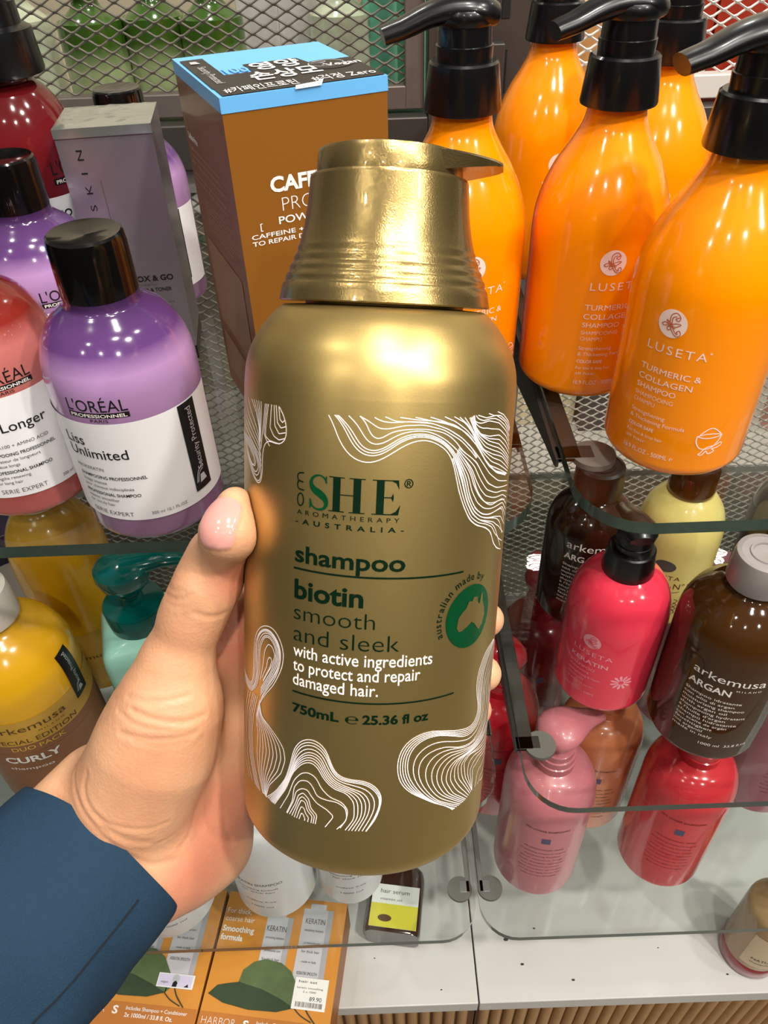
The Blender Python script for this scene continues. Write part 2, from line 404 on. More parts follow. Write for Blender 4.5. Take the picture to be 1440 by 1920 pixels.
def mesh_panel(x0, x1, z0, z1, mat, fmat, label, y=0.715, px=0.0190, pz=0.0098, wd=0.0019):
    t = thing('mesh_panel', label, 'mesh panel', ((x0+x1)/2, y, z0), 0, 'expanded metal back panels')
    m = (x0+x1)/2; b = MB(); vs = []; fs = []
    # expanded metal: rows of wavy strands that meet their neighbours at the knots
    nrow = int((z1-z0)/(pz/2)); nx = int((x1-x0)/px*8)
    for r in range(nrow):
        zc = (r+0.5)*pz/2; ph = PI*(r % 2)
        o = len(vs)
        for i in range(nx+1):
            x = x0-m+(x1-x0)*i/nx; c = math.cos(2*PI*(x/px)+ph); s_ = math.asin(0.96*c)/math.asin(0.96)
            z = zc+s_*pz*0.235; dy = 0.0009*s_
            vs += [(x, dy-0.0004, z-wd/2), (x, dy-0.0012, z+wd/2*0.2), (x, dy+0.0006, z+wd/2)]
        for i in range(nx):
            a = o+3*i
            for k in range(3): fs.append((a+k, a+3+k, a+3+(k+1) % 3, a+(k+1) % 3))
    b.add(vs, fs, mat); b.build('expanded_mesh', t)
    b = MB(); w = 0.016
    b.box(x0-m-0.001, x1-m+0.001, -0.008, 0.006, -0.018, 0.0, fmat); b.box(x0-m-0.001, x1-m+0.001, -0.008, 0.006, z1-z0, z1-z0+0.02, fmat)
    b.box(x0-m-w, x0-m, -0.008, 0.006, -0.018, z1-z0+0.02, fmat); b.box(x1-m, x1-m+w, -0.008, 0.006, -0.018, z1-z0+0.02, fmat)
    b.build('frame', t, bevel=0.0012)
    return t
mesh_panel(-0.80, 0.030, 1.195, 1.50, 'mesh_grey', 'brown_steel', 'grey expanded metal back panel behind the brown box')
mesh_panel(0.150, 0.95, 1.195, 1.50, 'mesh_lit', 'steel_lit', 'expanded metal back panel, lit tone in its colour, behind the orange pump bottles')
mesh_panel(-0.80, 0.030, 0.56, 1.115, 'mesh_grey', 'grey_steel', 'grey expanded metal panel below the rail at left, seen through the upper glass')
mesh_panel(0.150, 0.95, 0.56, 1.115, 'mesh_grey', 'grey_steel', 'grey expanded metal panel below the rail at right, behind the cream bottle')
for x0, x1, lab in ((-0.82, 0.0485, 'left'), (0.1315, 0.97, 'right')):
    for z0, z1, w in ((1.138, 1.174, 'upper'), (0.485, 0.54, 'lower')):
        o = MB().box(x0, x1, 0.695, 0.728, z0, z1, 'dark_steel').build('back_rail', bevel=0.0015)
        tag(o, f'{w} dark steel rail across the back of the {lab} bay', 'rail', 'back rails')

# ------------------------------------------------------------------ products on the far side of the mesh (seen through it)
zramp('far_green', [(0.0, 'aab48a'), (0.115, '9fae7a'), (0.135, '3d5f1c'), (0.2, '304e16')], 0.15)
zramp('far_pale', [(0.0, 'b7c19d'), (0.12, 'c3cbb0'), (0.2, 'b0b998')], 0.15)
pbr('far_white', 'c9c6c0', 0.4, var=0.25, vscale=60); pbr('far_teal', '6fc3a2', 0.35); pbr('far_salmon', 'd88f86', 0.4); pbr('far_red', 'a8341f', 0.35, var=0.2, vscale=25)
pbr('far_tan', 'c9935a', 0.35); pbr('far_mint', 'a9c3ac', 0.35); pbr('board_grey', 'a7a39c', 0.5)
o = MB().box(-0.95, 1.0, 0.76, 0.98, 1.065, 1.08, 'board_grey').build('shelf_board', bevel=0.001)
tag(o, 'grey shelf board on the far side of the mesh, high up', 'shelf')
o = MB().box(-0.95, 1.0, 0.76, 0.98, 0.725, 0.74, 'board_grey').build('shelf_board', bevel=0.001)
tag(o, 'grey shelf board on the far side of the mesh, lower down', 'shelf')
far_src = {}
def far_item(kind, mat, x, y, z, label, group, h=0.20, r=0.029):
    key = (kind, mat)
    if key not in far_src:
        if kind == 'bottle':
            pr = arc_corner(0.006, r)+smooth_profile([(r, 0.02), (r, h*0.7), (r*0.9, h*0.76), (r*0.45, h*0.82), (r*0.42, h*0.86)], 5)
            b = MB().lathe(pr, mat, 28).lathe([(r*0.5, h*0.86), (r*0.5, h), (0, h)], 'far_white', 24)
        elif kind == 'tube':
            b = MB().lathe([(r*0.7, 0), (r*0.72, 0.03), (r*0.74, 0.031), (r, 0.036), (r*0.98, h*0.7), (r, h)], mat, 24, sy=0.8)
        else:
            b = MB().box(-r, r, -r*0.7, r*0.7, 0, h, mat)
        o = b.build(('far_' if 0 else '')+{'bottle': 'liquid_bottle', 'tube': 'cream_tube', 'box': 'carton'}[kind], bevel=0.001 if kind == 'box' else 0)
        far_src[key] = o
    else:
        o = far_src[key].copy(); COL.objects.link(o)
    o.location = (x, y, z)
    return tag(o, label, {'bottle': 'bottle', 'tube': 'tube', 'box': 'carton'}[kind], group)
F = Z_A-0.01
xs = [-0.50, -0.44, -0.38, -0.32]
for i, x in enumerate(xs): far_item('bottle', 'far_pale', x, 0.82+0.02*(i % 2), F, 'pale clear green bottle in a row behind the mesh, left of the green filled ones', 'pale bottles behind the mesh')
for i, x in enumerate([-0.25, -0.195, -0.14]): far_item('bottle', 'far_green', x, 0.82+0.015*(i % 2), F, 'clear bottle with bright green contents behind the mesh above the brown box', 'green filled bottles behind the mesh')
for i, x in enumerate([-0.10, -0.062]): far_item('box', 'far_white', x, 0.85, F, 'pale grey printed carton behind the mesh above the blue box lid', 'grey cartons behind the mesh', r=0.019, h=0.19)
far_item('bottle', 'far_pale', -0.022, 0.815, F, 'pale clear green bottle behind the mesh beside the teal tubes', None)
for i, x in enumerate([0.012, 0.042]): far_item('tube', 'far_teal', x, 0.81+0.03*i, F, 'teal tube behind the mesh near the slotted upright', 'teal tubes behind the mesh', r=0.016)
far_item('box', 'far_salmon', 0.005, 0.90, F, 'salmon pink carton behind the teal tubes', None, r=0.018, h=0.24)
far_item('bottle', 'far_tan', 0.19, 0.83, F, 'tan bottle behind the mesh just right of the upright', None)
for i, x in enumerate([0.29, 0.345, 0.40, 0.455, 0.51]): far_item('box', 'far_red', x, 0.83, F, 'red pack behind the brighter mesh at upper right', 'red packs behind the mesh', r=0.0265, h=0.21)
for i, x in enumerate([-0.42, -0.36, -0.30]): far_item('box', 'far_salmon', x, 0.84, 0.74, 'salmon pink carton low behind the grey mesh, left bay', 'pink cartons low behind the mesh', r=0.018, h=0.24)
for i, x in enumerate([0.47, 0.53, 0.59]): far_item('box', 'far_salmon', x, 0.84, 0.74, 'salmon pink carton low behind the grey mesh, right bay', 'pink cartons low behind the mesh', r=0.018, h=0.24)
pbr('far_backlit', 'e2d2ac', 0.5); pbr('far_dark', '4a4648', 0.5)  # for cream and dark blocks added to imitate bright backlit patches
for i, x in enumerate([0.19, 0.24, 0.335, 0.385]): far_item('box', 'far_backlit', x, 0.88, 0.74, 'added cream block standing in for backlight, low behind the grey mesh, right bay', 'added backlight blocks low behind the mesh', r=0.022, h=0.27)
far_item('box', 'far_dark', 0.2875, 0.86, 0.74, 'added dark grey block low behind the grey mesh between cream ones', None, r=0.022, h=0.26)
far_item('tube', 'far_teal', -0.245, 0.82, 0.74, 'teal tube low behind the grey mesh between the boxes', None, r=0.016)

# ------------------------------------------------------------------ bottles
def print_lines(b, lines, Rf, th0=0.0, eps=0.00015, M=None):
    for L in lines:
        st, x, z, h = L[:4]; o = dict(width=None, ink='black_ink', weight=0.0, align='l', sp=1.0, rot=0.0); o.update(L[4] if len(L) > 4 else {})
        v, f = line2d(st, x, z, h, o['width'], o['align'], o['weight'], rot=o['rot'], sp=o['sp'])
        b.wrap(v, f, o['ink'], Rf, th0, eps, M)
pbr('print_white', 'efe9e2', 0.45)

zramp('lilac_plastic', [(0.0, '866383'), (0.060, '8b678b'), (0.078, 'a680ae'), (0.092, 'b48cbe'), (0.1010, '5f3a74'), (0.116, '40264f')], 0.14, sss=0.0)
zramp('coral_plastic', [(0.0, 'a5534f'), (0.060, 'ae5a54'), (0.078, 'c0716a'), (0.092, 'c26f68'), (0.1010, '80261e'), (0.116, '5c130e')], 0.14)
zramp('crimson_plastic', [(0.0, '7c1f24'), (0.16, '7a1d22'), (0.175, '5d1216'), (0.22, '4a0d10')], 0.12)

def security_tag(parent, Rf, th, z0, z1, w=0.0105, flip=False):
    b = MB(); R0 = Rf.ref
    b.patch(Rf, th-w/2/R0, th+w/2/R0, z0, z1, 'tag_black', 0.00065, 6, 8)
    h = 0.0036; L = (z1-z0)
    v, f = line2d('Security Protected', 0.0018, z0+L*0.24, h, L*0.70, 'l', 0.0, rot=PI/2)
    b.wrap(v, f, 'silver_ink', Rf, th, 0.0009)
    q = [(-0.002, z0+0.004), (0.0025, z0+0.0045), (0.0012, z0+0.0085), (-0.0012, z0+0.0085)]
    v, f = poly2d(q); b.wrap(v, f, 'silver_ink', Rf, th, 0.0009)
    for k in range(2): b.wrap(*ribbon2d([(-0.0032-k*0.0008, z0+0.005), (-0.0015-k*0.0006, z0+0.0098+k*0.0012), (0.0012, z0+0.0112+k*0.0012)], 0.0004), 'silver_ink', Rf, th, 0.0009)
    return b.build('security_tag', parent)

def salon_bottle(loc, rz, mat, label, lines, group, s=1.0, tag_th=None, big=False):
    """round shouldered salon shampoo bottle with a black screw cap and a white wrap label"""
    t = thing('shampoo_bottle', label, 'shampoo bottle', loc, rz, group)
    R = 0.0343*s
    prof = arc_corner(0.0055, R)+[(R, 0.03), (R, 0.06)]+smooth_profile([(R, 0.078*s), (R*0.985, 0.087*s), (R*0.91, 0.097*s), (R*0.76, 0.1055*s), (R*0.57, 0.111*s), (R*0.485, 0.1135*s), (R*0.47, 0.118*s)], 6)
    Rf = rad_fn(prof, R)
    b = MB().lathe(prof, mat, 96)
    zl = 0.071*s
    print_lines(b, [("L'OR\u00c9AL", 0.0, zl+0.0062, 0.0060, dict(width=0.0275, align='c', ink='black_ink')),
                    ('PARIS', 0.0, zl+0.0008, 0.0016, dict(width=0.008, align='c', ink='black_ink'))], Rf)
    v, f = rect2d(-0.0139, 0.0139, zl+0.0029, zl+0.0056, 14); b.wrap(v, f, 'black_ink', Rf, 0, 0.00012)
    print_lines(b, [('PROFESSIONNEL', 0.0, zl+0.0034, 0.0017, dict(width=0.0255, align='c', ink='print_white', weight=0.02))], Rf, 0, 0.0003)
    b.build('body', t)
    lb = MB().patch(Rf, -1.55, 1.75, 0.0152, zl, 'white_label', 0.00035, 60, 4)
    print_lines(lb, lines, Rf, 0, 0.0006); lb.build('label', t)
    if tag_th is not None: security_tag(t, Rf, tag_th, 0.021, 0.0705)
    c = 0.0164*s
    cp_ = [(0.0, 0.1165*s), (c-0.001, 0.1165*s), (c, 0.1175*s), (c*0.985, 0.139*s), (c*0.955, 0.1415*s), (c*0.90, 0.1424*s), (c*0.62, 0.1418*s), (0, 0.1410*s)]
    MB().lathe(cp_, 'black_gloss', 72).build('cap', t, angle=30)
    return t
def body_lines(title, tag1, use1, use2, e1, e2, ml=True):
    k = dict(weight=0.018)
    L = [(st, -0.0215, z, 0.0056 if len(st) < 10 else 0.0056, dict(weight=0.004)) for st, z in title]
    L += [(tag1, -0.0208, 0.0445, 0.0019, dict(ink='grey_ink')),
          ('SHAMPOOING PROFESSIONNEL', -0.020, 0.0398, 0.0019, dict(width=0.0335, ink='black_ink', weight=0.012)), (use1[0], -0.020, 0.0366, 0.0018, dict(ink='grey_ink')), (use1[1], -0.020, 0.0336, 0.0018, dict(ink='grey_ink')),
          ('PROFESSIONAL SHAMPOO', -0.020, 0.0297, 0.0019, dict(width=0.0285, ink='black_ink', weight=0.012)), (use2[0], -0.020, 0.0266, 0.0018, dict(ink='grey_ink')), (use2[1], -0.020, 0.0236, 0.0018, dict(ink='grey_ink')),
          ('SERIE EXPERT', -0.0195, 0.0178, 0.0026, dict(width=0.022, ink='grey_ink', weight=-0.006)),
          ('300 ml 10.1 FL.OZ', 0.0108, 0.0182, 0.0018, dict(width=0.0175, ink='grey_ink'))]
    return L
liss = body_lines([('Liss', 0.0585), ('Unlimited', 0.0518)], 'PROKERATIN', ('lissage intense', 'pour cheveux indisciplin\u00e9s'), ('intense smoother', 'for unruly hair'), 0, 0)
longer = body_lines([('Pro Longer', 0.0530)], 'FILLER-A100 + AMINO ACID', ('r\u00e9novateur de longueurs', 'cheveux longs'), ('lengths renewing', 'for long hair'), 0, 0)
G1 = 'salon shampoo bottles on the upper left shelf'
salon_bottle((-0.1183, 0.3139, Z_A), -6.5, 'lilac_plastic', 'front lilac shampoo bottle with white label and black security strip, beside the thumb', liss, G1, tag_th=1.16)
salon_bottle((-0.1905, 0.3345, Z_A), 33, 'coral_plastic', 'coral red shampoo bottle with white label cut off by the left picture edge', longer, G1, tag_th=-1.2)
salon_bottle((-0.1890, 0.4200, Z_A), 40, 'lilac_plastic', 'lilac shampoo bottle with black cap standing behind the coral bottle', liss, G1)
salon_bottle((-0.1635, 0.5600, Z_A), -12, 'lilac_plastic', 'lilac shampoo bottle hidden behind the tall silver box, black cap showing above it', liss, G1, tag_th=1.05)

def pump_head(parent, z, mat, rot, s=1.0, reach=0.040, name='pump'):
    """lotion pump: collar, stem and a swan spout"""
    M = Matrix.Rotation(rot, 4, 'Z')
    b = MB().lathe([(0.0, z), (0.0192*s, z), (0.0195*s, z+0.001), (0.0172*s, z+0.0210*s), (0.0160*s, z+0.0220*s), (0.0, z+0.0220*s)], mat, 64)
    b.build('collar', parent, angle=30)
    z2 = z+0.0220*s
    b = MB().lathe([(0.0, z2+0.0215*s), (0.0128*s, z2+0.0212*s), (0.0138*s, z2+0.0195*s), (0.0138*s, z2+0.0155*s), (0.0128*s, z2+0.0145*s)], mat, 48).lathe([(0.0, z2), (0.0137*s, z2), (0.0140*s, z2+0.0065*s), (0.0132*s, z2+0.0068*s), (0.0128*s, z2+0.0175*s), (0.0, z2+0.0178*s)], mat, 56)
    pts = []; rad = []
    for i in range(13):
        u = i/12
        x = -0.0145*s+u*(reach+0.0145*s); zz = z2+0.0180*s+0.0030*s*math.sin(min(1, u*1.25)*PI)*1.0-0.0060*s*max(0, u-0.4)**1.5*2.2
        pts.append((-x if False else -x, 0, zz)); rad.append([0.0085, 0.0118, 0.0132, 0.0130, 0.0118, 0.0106, 0.0098, 0.0092, 0.0087, 0.0083, 0.0079, 0.0076, 0.0072][i]*s)
    b.tube(pts, rad, mat, 16, M, flat=0.58)
    b.build('head', parent, angle=45)
pbr('turmeric_orange', 'fb8d00', 0.16, coat=0.7, sss=0.0)
def monogram(b, x, z, r, disc, ink, Rf):
    b.wrap(*disc2d(x, z, r), disc, Rf, 0, 0.00015)
    k = r/0.0074; w = 0.00042*k
    L = [[(0.0030, 0.0042), (0.0012, 0.0030), (0.0028, 0.0022), (0.0034, 0.0042), (0.0014, 0.0060), (-0.0010, 0.0048), (-0.0014, 0.0020), (-0.0008, -0.0008), (0.0006, -0.0038), (0.0030, -0.0058), (0.0050, -0.0046), (0.0042, -0.0026), (0.0028, -0.0036), (0.0038, -0.0044)],
         [(0.0016, 0.0044), (-0.0001, 0.0034), (-0.0003, 0.0012), (0.0004, -0.0014), (0.0018, -0.0036), (0.0034, -0.0050)],
         [(-0.0052, -0.0010), (-0.0036, 0.0000), (-0.0010, -0.0006), (0.0016, 0.0006), (0.0042, 0.0008), (0.0034, -0.0002), (0.0012, -0.0012), (-0.0016, 0.0006), (-0.0030, 0.0016), (-0.0026, 0.0006), (0.0, -0.0016), (0.0020, -0.0020)],
         [(-0.0052, -0.0010), (-0.0040, -0.0018), (-0.0018, -0.0012), (-0.0002, -0.0024), (-0.0014, -0.0036), (-0.0022, -0.0024), (-0.0008, -0.0010)]]
    for q in L: b.wrap(*ribbon2d([(x+p[0]*k, z+p[1]*k) for p in q], w, 0.0004), ink, Rf, 0, 0.00035)
def luseta_lines(ink='pink_ink'):
    k = lambda **d: dict(ink=ink, **d)
    x = -0.0138
    return [('LUSETA', -0.0126, 0.0712, 0.0046, k(width=0.0292, weight=-0.004, sp=1.25)), ('\u00b0', 0.0172, 0.0732, 0.0030, k()),
            ('TURMERIC &', x, 0.0597, 0.0033, k(width=0.0305)), ('COLLAGEN', x, 0.0542, 0.0033, k(width=0.0275)), ('SHAMPOO', x, 0.0492, 0.0030, k(width=0.0208)),
            ('SHAMPOOING', x, 0.0447, 0.0025, k(width=0.0205, weight=-0.012)), ('CHAMP\u00da', x, 0.0409, 0.0025, k(width=0.0120, weight=-0.012)),
            ('Strengthening', x, 0.0350, 0.0024, k(width=0.0185, weight=-0.006)), ('& Thickening Formula', x, 0.0312, 0.0024, k(width=0.0290, weight=-0.006)),
            ('COLOR SAFE', x, 0.0266, 0.0020, k(width=0.0145, weight=0.012)), ('For fine & limp hair', x, 0.0224, 0.0019, k(width=0.0200, weight=-0.008)), ('all hair', x, 0.0188, 0.0019, k(width=0.0115, weight=-0.008)),
            ('16.9 FL.OZ - 500ML \u212e', x, 0.0122, 0.0028, k(width=0.0270, weight=-0.004))]
lus_src = None
def luseta(loc, rz, label, spout):
    """orange pump shampoo bottle"""
    t = thing('pump_bottle', label, 'pump bottle', loc, rz, 'orange pump bottles on the upper right shelf')
    R = 0.0371
    prof = arc_corner(0.0085, R, n=8)+[(R, 0.04), (R, 0.075)]+smooth_profile([(R, 0.092), (R*0.975, 0.103), (R*0.89, 0.115), (R*0.74, 0.1275), (R*0.565, 0.138), (R*0.435, 0.1475), (0.0145, 0.1575)], 7)
    Rf = rad_fn(prof, R); b = MB().lathe(prof, 'turmeric_orange', 96)
    print_lines(b, luseta_lines(), Rf)
    monogram(b, -0.0025, 0.0868, 0.0070, 'pink_ink', 'turmeric_brown', Rf)
    X, Z = 0.0285, 0.0275; w = 0.0006
    for q in ([(-0.008, 0.002), (-0.0075, -0.003), (-0.004, -0.0075), (0.002, -0.0075), (0.006, -0.003), (0.0078, 0.0025)], [(-0.008, 0.002), (-0.003, 0.0005), (0.003, 0.0008), (0.0078, 0.0025), (0.003, 0.0036), (-0.003, 0.0036), (-0.008, 0.002)],
              [(-0.0065, 0.0032), (-0.003, 0.0068), (0.0, 0.0082), (0.0025, 0.0072), (0.0068, 0.0036)], [(-0.003, -0.0105), (-0.001, -0.0075), (0.002, -0.006), (0.005, -0.0055), (0.0085, -0.0035), (0.0095, -0.0055), (0.0065, -0.0075), (0.0035, -0.008), (0.0055, -0.010), (0.002, -0.0118), (0.0, -0.0095), (-0.002, -0.0125), (-0.0045, -0.012), (-0.003, -0.0105)]):
        b.wrap(*ribbon2d([(X+p[0]*0.8, Z+p[1]*0.8) for p in q], w, 0.0006), 'pink_ink', Rf, 0, 0.0002)
    b.build('body', t)
    pump_head(t, 0.1555, 'black_plastic', math.radians(spout-rz))
    return t
pbr('turmeric_brown', 'b5562e', 0.5)
luseta((0.1624, 0.3484, Z_A), -40, 'orange pump bottle at the front right of the upper right shelf, full label in view', 12)
luseta((0.1262, 0.4270, Z_A), 4, 'orange pump bottle second from front, half its label behind the front right one', 16)
luseta((0.0470, 0.4250, Z_A), 11, 'orange pump bottle directly behind the gold bottle, left of the steel upright', 8)
luseta((0.1250, 0.5900, Z_A), 10, 'orange pump bottle at the very back left, its pump cut by the top picture edge', 35)
luseta((0.1790, 0.5170, Z_A), 0, 'orange pump bottle at the back, squeezed behind the second front one on its right', 200)

# clear brown and yellow bottles with flip caps
pbr('cap_frost', '978f8d', 0.35, sss=0.2); pbr('cap_rim', 'cfc8bd', 0.35)
clear_plastic('argan_clear', '4a2c10', 0.28); pbr('argan_dark', '2a1509', 0.12, coat=0.6); clear_plastic('label_clear', '8a7a55', 0.5)
zramp('curl_yellow', [(0.0, 'c59a2c'), (0.05, 'd9a51c'), (0.115, 'e5ab12'), (0.15, 'd8a21a'), (0.18, 'b48a2a')], 0.18)
pbr('curl_label', 'c79b3c', 0.35); pbr('curl_brown', '8a5c3a', 0.4); pbr('curl_gold', 'd9ad45', 0.4); pbr('curl_ink', '5b3d1c', 0.5)
def flip_bottle(loc, rz, mat, label, prints, group, s=1.0, capm='cap_frost', H=0.160, bands=(), name='flip_cap_bottle', tagth=None):
    t = thing(name, label, 'bottle', loc, rz, group); R = 0.043*s
    prof = arc_corner(0.008, R)+[(R, 0.05), (R, H*0.66)]+smooth_profile([(R, H*0.70), (R*0.97, H*0.78), (R*0.86, H*0.86), (R*0.66, H*0.925), (R*0.46, H*0.965), (R*0.40, H*0.99), (R*0.40, H*1.02)], 6)
    Rf = rad_fn(prof, R); b = MB().lathe(prof, mat, 84)
    if not bands: print_lines(b, prints, Rf)
    b.build('body', t)
    if bands:
        lb = MB()
        for (z0, z1, m) in bands: lb.patch(Rf, -1.25, 1.6, z0, z1, m, 0.0003 + 0.00003*z0, 50, 3)
        print_lines(lb, prints, Rf, 0, 0.0006); lb.build('label', t)
    if tagth is not None: security_tag(t, Rf, tagth, 0.098, 0.142, 0.013)
    c = 0.0205
    MB().lathe([(0, H*1.0), (c*0.99, H*1.0), (c, H*1.005), (c*0.97, H+0.021), (c*0.93, H+0.0245), (c*0.8, H+0.0255), (c*0.78, H+0.0245), (c*0.55, H+0.0245), (c*0.53, H+0.0255), (c*0.45, H+0.0255), (c*0.43, H+0.0240), (0, H+0.0235)], capm, 64).build('cap', t, angle=30)
    return t
W_ = lambda **d: dict(ink='print_white', **d)
arg = [('arkemusa', -0.0255, 0.0960, 0.0080, W_(width=0.050, weight=0.0)), ('MILANO', 0.006, 0.0905, 0.0018, W_(width=0.017, sp=1.6)), ('ARGAN', -0.0265, 0.0838, 0.0066, W_(width=0.0300, weight=0.02))]
for i in range(11):
    arg.append((['Shampoo idratante', 'con olio di argan', 'moisturizing shampoo', 'with argan oil', 'shampooing hydratant', "\u00e0 l'huile d'argan", 'champ\u00fa hidratante', 'con aceite de arg\u00e1n', 'feuchtigkeit', 'mit argan\u00f6l', 'made in italy'][i], -0.0265, 0.0755-i*0.0044, 0.0028, W_(width=[.040, .036, .044, .033, .047, .034, .043, .037, .028, .022, .03][i], weight=0.0)))
arg.append(('1000 ml  33.8 fl.oz', -0.004, 0.022, 0.0030, W_(width=0.036)))
flip_bottle((0.2510, 0.3553, Z_B), -22, 'argan_clear', 'clear brown bottle with white lettering and grey flip cap, middle right shelf', arg, None)
flip_bottle((0.1767, 0.4860, Z_B), -4, 'argan_dark', 'dark brown bottle standing behind the hot pink pump bottle', arg, None, s=0.86, capm='black_plastic', H=0.135)
flip_bottle((0.0000, 0.5750, Z_B), 0, 'argan_dark', 'dark brown bottle behind the gold bottle near the end of the middle left shelf', arg, None, s=0.8, capm='black_plastic', H=0.150)
flip_bottle((0.345, 0.470, Z_B), -25, 'argan_dark', 'dark bottle with grey flip cap at the right edge behind the clear brown bottle', arg, None, s=0.9, H=0.155)
yl = [('arkemusa', -0.025, 0.1010, 0.0068, dict(width=0.050, ink='curl_ink')), ('MILANO', 0.004, 0.0965, 0.0016, dict(width=0.018, ink='curl_ink', sp=1.6)), ('SPECIAL EDITION', -0.030, 0.0885, 0.0048, dict(width=0.060, ink='curl_ink')),
      ('DUO PACK', -0.018, 0.0806, 0.0044, dict(width=0.036, ink='curl_gold', weight=0.012)), ('CURLY', -0.027, 0.0665, 0.0070, dict(width=0.038, ink='print_white', weight=0.03)), ('shampoo', -0.027, 0.058, 0.003, dict(width=0.03, ink='print_white'))]
flip_bottle((-0.2600, 0.3370, Z_B), 24, 'curl_yellow', 'yellow bottle with white flip cap and brown label on the middle left shelf', yl, 'yellow bottles on the middle left shelf', H=0.172, capm='cap_rim', bands=((0.012, 0.0765, 'curl_brown'), (0.0768, 0.0865, 'curl_brown'), (0.0865, 0.112, 'curl_label')), tagth=0.98)
flip_bottle((-0.2530, 0.4350, Z_B), 10, 'curl_yellow', 'orange yellow bottle standing behind the yellow one with the brown label', [('arkemusa', -0.02, 0.045, 0.005, dict(width=0.04, ink='curl_ink'))], 'yellow bottles on the middle left shelf', s=0.84, H=0.190, capm='cap_rim', bands=((0.012, 0.075, 'curl_label'),))

# hot pink pump bottle
pbr('hot_pink', 'ef3a52', 0.15, coat=0.7); pbr('hot_pink_mark', 'f4a0ad', 0.4)
t = thing('pump_bottle', 'hot pink pump bottle with black pump on the middle right shelf', 'pump bottle', (0.1782, 0.3956, Z_B), -38)
R = 0.0387
prof = arc_corner(0.012, R, n=8)+[(R, 0.05)]+smooth_profile([(R, 0.085), (R*0.985, 0.100), (R*0.90, 0.115), (R*0.74, 0.126), (R*0.52, 0.1335), (0.0165, 0.137)], 7)
Rf = rad_fn(prof, R); b = MB().lathe(prof, 'hot_pink', 90)
monogram(b, -0.002, 0.0855, 0.0072, 'hot_pink_mark', 'hot_pink', Rf)
k = lambda **d: dict(ink='hot_pink_mark', **d)
print_lines(b, [('LUSETA', -0.016, 0.0700, 0.0048, k(width=0.032, sp=1.2)), ('KERATIN', -0.017, 0.0600, 0.0045, k(width=0.031, weight=0.02)), ('SHAMPOO', -0.017, 0.053, 0.003, k(width=0.022)), ('shampooing', -0.017, 0.0485, 0.0025, k(width=0.018)), ('strengthening & repair', -0.017, 0.043, 0.0025, k(width=0.028)), ('COLOR SAFE', -0.017, 0.038, 0.002, k(width=0.015)), ('for damaged & dry hair', -0.017, 0.033, 0.002, k(width=0.024)), ('16.9 FL.OZ - 500ML', -0.017, 0.024, 0.0025, k(width=0.026))], Rf)
for i in range(11):
    a = 2*PI*i/11; cx, cz = 0.0265, 0.046
    b.wrap(*poly2d([(cx+0.0022*math.cos(a-0.25), cz+0.0022*math.sin(a-0.25)), (cx+0.0072*math.cos(a-0.16), cz+0.0072*math.sin(a-0.16)), (cx+0.0088*math.cos(a), cz+0.0088*math.sin(a)), (cx+0.0072*math.cos(a+0.16), cz+0.0072*math.sin(a+0.16)), (cx+0.0022*math.cos(a+0.25), cz+0.0022*math.sin(a+0.25))]), 'hot_pink_mark', Rf, 0, 0.0002)
b.build('body', t); pump_head(t, 0.1345, 'black_plastic', math.radians(-90+38), 0.98, 0.03)

# cream bottle with dark cap
pbr('cream_plastic', 'd9c877', 0.25, coat=0.4)
t = thing('shampoo_bottle', 'cream yellow bottle with dark cap on the middle right shelf, under the glass edge', 'shampoo bottle', (0.2535, 0.4829, Z_B), -25)
R = 0.0355
prof = arc_corner(0.009, R)+[(R, 0.05)]+smooth_profile([(R, 0.088), (R*0.97, 0.103), (R*0.86, 0.117), (R*0.66, 0.128), (R*0.5, 0.134), (0.0165, 0.136)], 6)
Rf = rad_fn(prof, R); b = MB().lathe(prof, 'cream_plastic', 80)
b.wrap(*disc2d(-0.003, 0.0755, 0.0088, 0.0062), 'grey_ink', Rf, 0, 0.0002)
print_lines(b, [('LUSETA', -0.0165, 0.0610, 0.0046, dict(width=0.028, sp=1.2, ink='curl_ink')), ('PERFECT', -0.0105, 0.0545, 0.0026, dict(width=0.014, ink='curl_ink')), ('BONDING', -0.0085, 0.0508, 0.0026, dict(width=0.015, ink='curl_ink', weight=0.02)), ('N\u00b01', 0.008, 0.0505, 0.0070, dict(width=0.012, ink='curl_ink'))], Rf)
b.wrap(*ribbon2d([(-0.009, 0.0465), (0.004, 0.0455), (0.014, 0.0475)], 0.0006), 'curl_ink', Rf, 0, 0.0002)
for i in range(4): b.wrap(*ribbon2d([(0.010, 0.018+i*0.004), (0.015, 0.021+i*0.005), (0.012, 0.026+i*0.004)], 0.0006), 'curl_ink', Rf, 0, 0.0002)
b.build('body', t)
MB().lathe([(0, 0.1345), (0.0185, 0.1345), (0.0190, 0.1355), (0.0185, 0.160), (0.0172, 0.162), (0, 0.162)], 'argan_dark', 56).build('cap', t)

